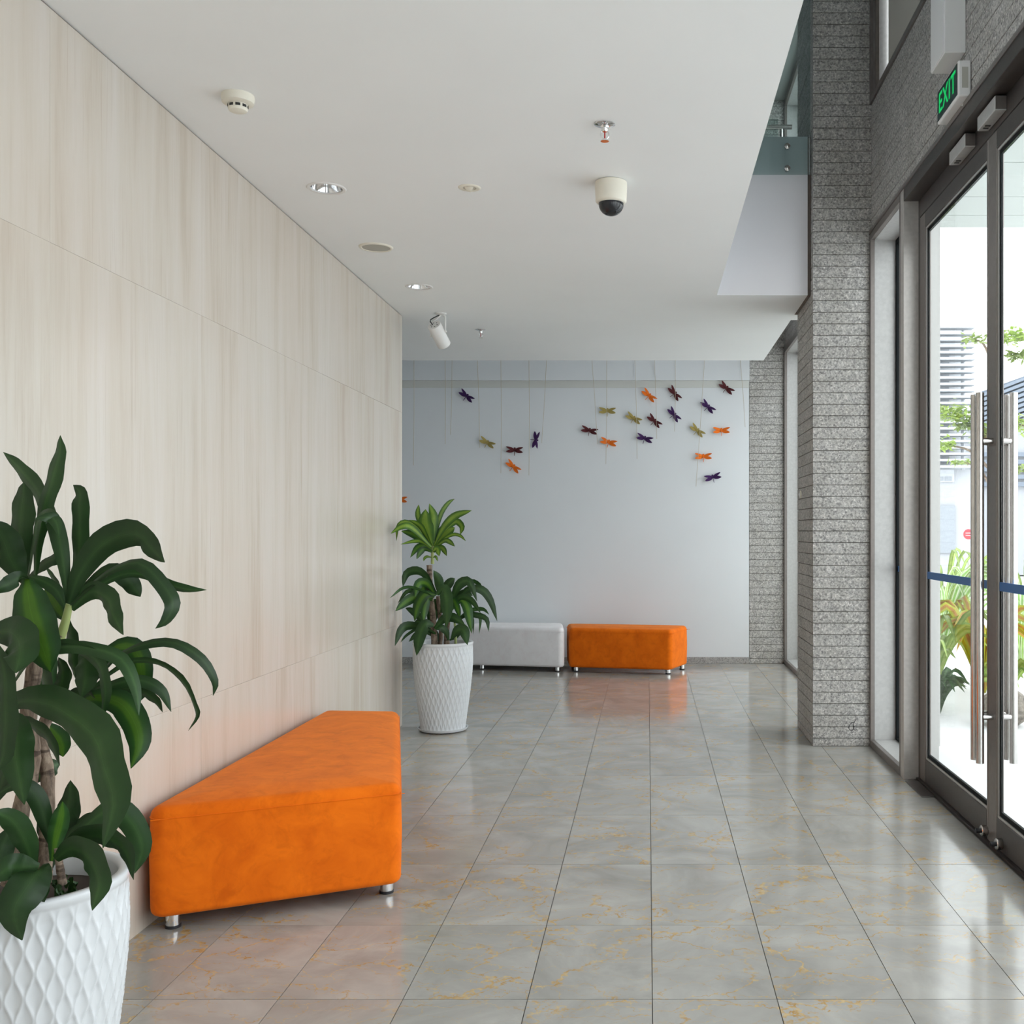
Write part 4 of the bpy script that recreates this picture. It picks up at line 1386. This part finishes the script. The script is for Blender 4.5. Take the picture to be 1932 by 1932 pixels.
for a in [
    (880, 748, 38, 'purple', 'purple felt dragonfly alone near the top, between the leftmost strings'),
    (919, 836, 28, 'olive', 'olive felt dragonfly above and left of the maroon and orange pair'),
    (971, 850, 3, 'maroon', 'maroon felt dragonfly directly above an orange one, left half of the wall'),
    (968, 881, 40, 'orange', 'orange felt dragonfly lowest in the left cluster on the back wall'),
    (1010, 830, 98, 'purple', 'purple felt dragonfly turned sideways with its wings upright'),
    (1112, 813, 14, 'maroon', 'maroon felt dragonfly leftmost of the right cluster'),
    (1148, 835, 15, 'orange', 'orange felt dragonfly below the level olive one'),
    (1146, 776, 2, 'olive', 'olive felt dragonfly flying level, hung highest of the olive ones'),
    (1195, 790, 30, 'olive', 'olive felt dragonfly just left of a maroon one, tilted'),
    (1224, 747, 42, 'orange', 'orange felt dragonfly highest of all the orange ones'),
    (1234, 795, 42, 'maroon', 'maroon felt dragonfly below the highest orange one'),
    (1216, 828, 18, 'purple', 'purple felt dragonfly with pale wing tips, below the tilted olive one'),
    (1272, 743, 52, 'maroon', 'maroon felt dragonfly directly above a purple one on the same string'),
    (1271, 783, 52, 'purple', 'purple felt dragonfly directly below a maroon one on the same string'),
    (1335, 768, 42, 'purple', 'purple felt dragonfly above the small olive one near the pillar'),
    (1315, 813, 40, 'olive', 'olive felt dragonfly left of the level orange one'),
    (1361, 813, 0, 'orange', 'orange felt dragonfly flying level, nearest the granite pillar'),
    (1370, 733, 38, 'maroon', 'maroon felt dragonfly at the top corner beside the granite pillar'),
    (1327, 862, 0, 'orange', 'orange felt dragonfly flying level above the lowest purple one'),
    (1345, 901, -14, 'purple', 'purple felt dragonfly lowest of the whole right cluster'),
    (753, 943, 4, 'orange', 'orange felt dragonfly mostly hidden behind the end of the travertine wall'),
]:
    dragonfly(*a)

STR = [((781, 682), (780, 878), 'leftmost tan string hanging by the travertine wall end'),
       ((840, 682), (840, 838), 'tan string just left of the purple dragonfly, first of a close pair'),
       ((853, 682), (850, 820), 'tan string just left of the purple dragonfly, second of a close pair'),
       ((901, 682), (905, 845), 'tan string ending above the olive dragonfly in the left cluster'),
       ((945, 682), (945, 893), 'tan string just left of the maroon and orange pair'),
       ((998, 682), (998, 897), 'tan string just left of the sideways purple dragonfly'),
       ((1031, 682), (1022, 836), 'slanting tan string right of the sideways purple dragonfly'),
       ((1117, 682), (1127, 838), 'slanting tan string crossing the leftmost maroon dragonfly of the right cluster'),
       ((1145, 682), (1143, 876), 'tan string crossing the level olive dragonfly'),
       ((1198, 682), (1202, 866), 'tan string crossing the tilted olive dragonfly'),
       ((1235, 682), (1239, 828), 'tan string crossing the maroon dragonfly below the highest orange one'),
       ((1274, 682), (1273, 814), 'tan string crossing a maroon dragonfly and a purple one below it'),
       ((1329, 682), (1313, 918), 'long slanting tan string crossing the small olive dragonfly'),
       ((1397, 682), (1406, 806), 'rightmost tan string hanging by the granite pillar')]
for (x0, y0), (x1, y1), lab in STR:
    zs_ = BW - 0.07
    dx = (x0 - x1) / (y1 - y0)
    ytop = 575
    pt = [P(x0 + dx * (y0 - ytop), ytop, zs_), P(x0, y0, zs_), P((x0 + x1) / 2 + 0.6, (y0 + y1) / 2, zs_), P(x1, y1, zs_)]
    o = tube('hanging_string', pt, 0.0024, M['twine'], None, 6, 18, loc=pt[0])
    tag(o, lab, 'string', 'strings in front of the back wall')

# ------------------------------------------------------------------ outside the doors
gr = box('ground_paving', 1.78, 60, -20, 90, -0.2, -0.02, M['paving'])
tag(gr, kind='structure')
can = box('roof_canopy', 1.80, 3.9, 6.15, 9.42, 4.24, 4.44, M['canopy'])
tag(can, kind='structure')
yy = [9.42, 9.05, 8.55, 7.75, 6.95, 6.15]
for a, b in zip(yy[1:], yy[:-1]):
    box('canopy_panel', 1.80, 3.9, a + 0.006, b - 0.006, 4.20, 4.24, M['canopy'], can)

# garden plants
def strap_clump(name, c, lab, mat, n, length, seed, wid=0.045, spread=0.62):
    root = empty(name, c)
    tag(root, lab, 'garden plant', 'plants in the bed outside')
    r = random.Random(seed)
    C = Vector(c)
    for k in range(n):
        az = 2 * PI * k / n + r.uniform(-0.3, 0.3)
        L = length * r.uniform(0.7, 1.05)
        el = r.uniform(0.9, 1.4)
        d = Vector((math.cos(az), math.sin(az), 0))
        pts = [C + d * 0.02, C + d * L * 0.22 * spread + Vector((0, 0, L * 0.45 * math.sin(el))),
               C + d * L * 0.5 * spread + Vector((0, 0, L * 0.72 * math.sin(el))),
               C + d * L * 0.85 * spread + Vector((0, 0, L * 0.62 * math.sin(el) * r.uniform(0.75, 1.1)))]
        leaf(root, pts, wid * r.uniform(0.8, 1.2), mat, r.uniform(-45, 45), 0.04, 9, 0.25)
    return root


CL = [((2.52, 9.45), 'bright green strap-leaved plant nearest the pale outer panel beyond the glass door', 'leaf_garden', 30, 1.20, 0.05),
      ((3.16, 10.0), 'golden brown strap-leaved plant behind the long door handle', 'leaf_gold', 24, 1.20, 0.075),
      ((3.10, 11.4), 'white-edged strap plant showing highest through the far door leaf', 'leaf_white', 38, 1.70, 0.05),
      ((4.20, 11.9), 'white-edged strap plant seen through the nearer door leaf', 'leaf_white', 34, 1.55, 0.05),
      ((4.75, 13.3), 'tall green strap-leaved plant at the edge of the picture', 'leaf_garden', 34, 1.75, 0.05),
      ((4.25, 15.2), 'tall green strap plant behind the white-edged one in the bed outside', 'leaf_garden', 36, 1.75, 0.05),
      ((2.42, 8.86), 'low dark green plant at the front of the bed beside the outer panel', 'leaf_far', 28, 0.60, 0.05),
      ((3.02, 9.0), 'low bright green plant at the front of the bed behind the handles', 'leaf_garden', 28, 0.62, 0.05)]
for k, ((x, y), lab, mt, n, L, wd) in enumerate(CL):
    strap_clump('strap_leaf_plant', (x, y, -0.02), lab, M[mt], n, L, k + 1, wd)
bm = bmesh.new()
bmesh.ops.create_icosphere(bm, subdivisions=3, radius=0.20)
rr = random.Random(5)
for v in bm.verts:
    v.co *= 1 + 0.10 * math.sin(v.co.x * 17 + 1) * math.cos(v.co.y * 13) + rr.uniform(-0.02, 0.02)
    v.co.z *= 0.75
me = bpy.data.meshes.new('garden_rock')
bm.to_mesh(me)
bm.free()
me.materials.append(M['rock'])
ro = link(bpy.data.objects.new('garden_rock', me), None, (2.80, 8.32, 0.12))
tag(ro, 'rounded brown garden rock among the strap-leaved plants', 'rock')

# louvred white building across the street
lb = empty('louvred_building', (9.0, 32.0, -0.02))
tag(lb, 'white building with horizontal louvres seen through the far door leaf', 'building')
ZL = 32.0
def lx(px):
    return (px - VPX) * ZL / F_PX
def lz(py):
    return EYE - (py - VPY) * ZL / F_PX
box('wall', lx(1700), lx(1842), ZL + 0.5, ZL + 6, -0.02, lz(884), M['concrete_white'], lb)
box('upper_wall', lx(1700), lx(1838), ZL + 0.9, ZL + 6, lz(884), lz(612), M['upper_render'], lb)
for k in range(23):
    z = lz(880 - k * 12.0)
    box('louvre', lx(1700), lx(1841), ZL, ZL + 0.45, z - 0.035, z + 0.035, M['louvre'], lb)
for x in (1823, 1760):
    box('louvre_post', lx(x), lx(x + 4), ZL + 0.45, ZL + 0.55, lz(884), lz(608), M['louvre'], lb)
for k in range(5):
    z0_, z1_ = lz(872 - k * 48), lz(842 - k * 48)
    box('window_band', lx(1700), lx(1806), ZL + 0.86, ZL + 0.9, z0_, z1_, M['shade_glass'], lb)
f = box('window_frame', lx(1774), lx(1808), ZL + 0.42, ZL + 0.5, lz(908), lz(884), M['louvre'], lb)
box('window_pane', lx(1775), lx(1787), ZL + 0.40, ZL + 0.42, lz(906), lz(898), M['shade_glass'], f)
box('window_pane', lx(1790), lx(1803), ZL + 0.40, ZL + 0.42, lz(906), lz(898), M['shade_glass'], f)
box('doorway', lx(1770), lx(1810), ZL + 0.42, ZL + 0.5, lz(1044), lz(953), M['shade_glass'], lb)

rb = empty('slate_roofed_building', (14.0, 36.0, -0.02))
tag(rb, 'low building with a sloping blue-grey slatted roof seen through the nearer door leaf', 'building')
ZR = 36.0
def RP(px, py, z=ZR):
    return P(px, py, z)
def prism(name, quad, dep, mat, parent):
    a = [RP(x, y) for x, y in quad]
    b = [v + Vector((0, dep, 0)) for v in a]
    mesh_obj(name, a + b, [(0, 1, 2, 3), (7, 6, 5, 4), (0, 4, 5, 1), (1, 5, 6, 2), (2, 6, 7, 3), (3, 7, 4, 0)], mat, parent, a[0])
prism('wall', [(1848, 1085), (2060, 1085), (2060, 740), (1848, 790)], 5, M['concrete_white'], rb)
for k in range(9):
    s = k * 9
    prism('roof_slat', [(1844, 752 + s), (2060, 668 + s * 1.15), (2060, 662 + s * 1.15), (1844, 746 + s)], -0.3, M['slate_roof'], rb)
prism('roof', [(1842, 800), (2060, 760), (2060, 664), (1842, 742)], 0.4, M['slate_roof'], rb)
for k in range(9):
    prism('fence_wire', [(1836 + k * 10, 742 - k * 4), (1837.2 + k * 10, 742 - k * 4), (1837.2 + k * 10, 712 - k * 4), (1836 + k * 10, 712 - k * 4)], -0.06, M['louvre'], rb)
for k in range(5):
    prism('wall_slat', [(1850, 862 + k * 14), (2060, 862 + k * 14), (2060, 854 + k * 14), (1850, 854 + k * 14)], -0.2, M['slate_roof'], rb)

rs = empty('round_sign', P(1827, 1060, 16.0))
tag(rs, 'small round red road sign seen beside the long door handle', 'sign')
pc = P(1827, 1008, 16.0)
lathe('sign_disc', [(0.0, 0.0), (0.078, 0.0), (0.078, 0.008), (0.0, 0.008)], M['red_sign'], pc, rs, 28, axis=(0, -1, 0))
for q in (-1, 1):
    box('sign_stroke', pc.x - 0.045, pc.x + 0.045, pc.y - 0.0115, pc.y - 0.0085, pc.z + q * 0.018 - 0.006, pc.z + q * 0.018 + 0.006, M['louvre'], rs)
tube('sign_pole', [(pc.x, pc.y + 0.02, -0.02), (pc.x, pc.y + 0.02, pc.z + 0.05)], 0.018, M['steel'], rs, 10, 2)

# a light street tree: trunk and layered sprays of small leaves
def street_tree(base, lab, sprays, seed):
    root = empty('street_tree', base)
    tag(root, lab, 'tree', 'trees outside')
    r = random.Random(seed)
    topz = max(s[0].z for s in sprays)
    B = Vector(base)
    tube('trunk', [B, B + Vector((0.05, 0, topz * 0.5)), B + Vector((0.0, 0, topz))], [0.07, 0.03], M['bark'], root, 10)
    for (c, rx, rz, n) in sprays:
        tube('branch', [Vector((B.x, B.y, c.z - 0.5)), Vector(c).lerp(Vector((B.x, B.y, c.z - 0.2)), 0.5), Vector(c)], [0.03, 0.012], M['bark'], root, 6)
        vs, fs = [], []
        for k in range(n):
            a = r.uniform(0, 2 * PI)
            q = math.sqrt(r.random())
            p = Vector(c) + Vector((rx * q * math.cos(a), rx * q * math.sin(a), r.gauss(0, rz * 0.5)))
            u = Vector((r.uniform(-1, 1), r.uniform(-1, 1), r.uniform(-0.4, 0.4))).normalized() * r.uniform(0.05, 0.09)
            w = u.cross(Vector((r.uniform(-0.5, 0.5), r.uniform(-0.5, 0.5), 1))).normalized() * 0.03
            b = len(vs)
            vs += [p - u, p + w, p + u, p - w]
            fs.append((b, b + 1, b + 2, b + 3))
        o = mesh_obj('leaf_spray', vs, fs, M['leaf_garden'], root, c, uvs=[(0.3, 0.5)] * len(vs))
        o['kind'] = 'stuff'


street_tree((6.2, 19.0, -0.02), 'thin street tree with flat sprays of light leaves before the louvred building',
            [(P(1800, 780, 19), 0.32, 0.16, 260), (P(1822, 800, 19), 0.22, 0.12, 150), (P(1850, 815, 19), 0.2, 0.2, 150), (P(1838, 640, 19), 0.22, 0.1, 90), (P(1815, 872, 19), 0.25, 0.04, 80), (P(1785, 840, 19), 0.16, 0.12, 90)], 11)
street_tree((7.0, 18.0, -0.02), 'street tree with drooping light green sprays at the edge of the picture',
            [(P(1905, 635, 18), 0.28, 0.14, 240), (P(1925, 670, 18), 0.25, 0.08, 180), (P(1915, 800, 18), 0.22, 0.14, 150), (P(1930, 885, 18), 0.3, 0.06, 130)], 12)
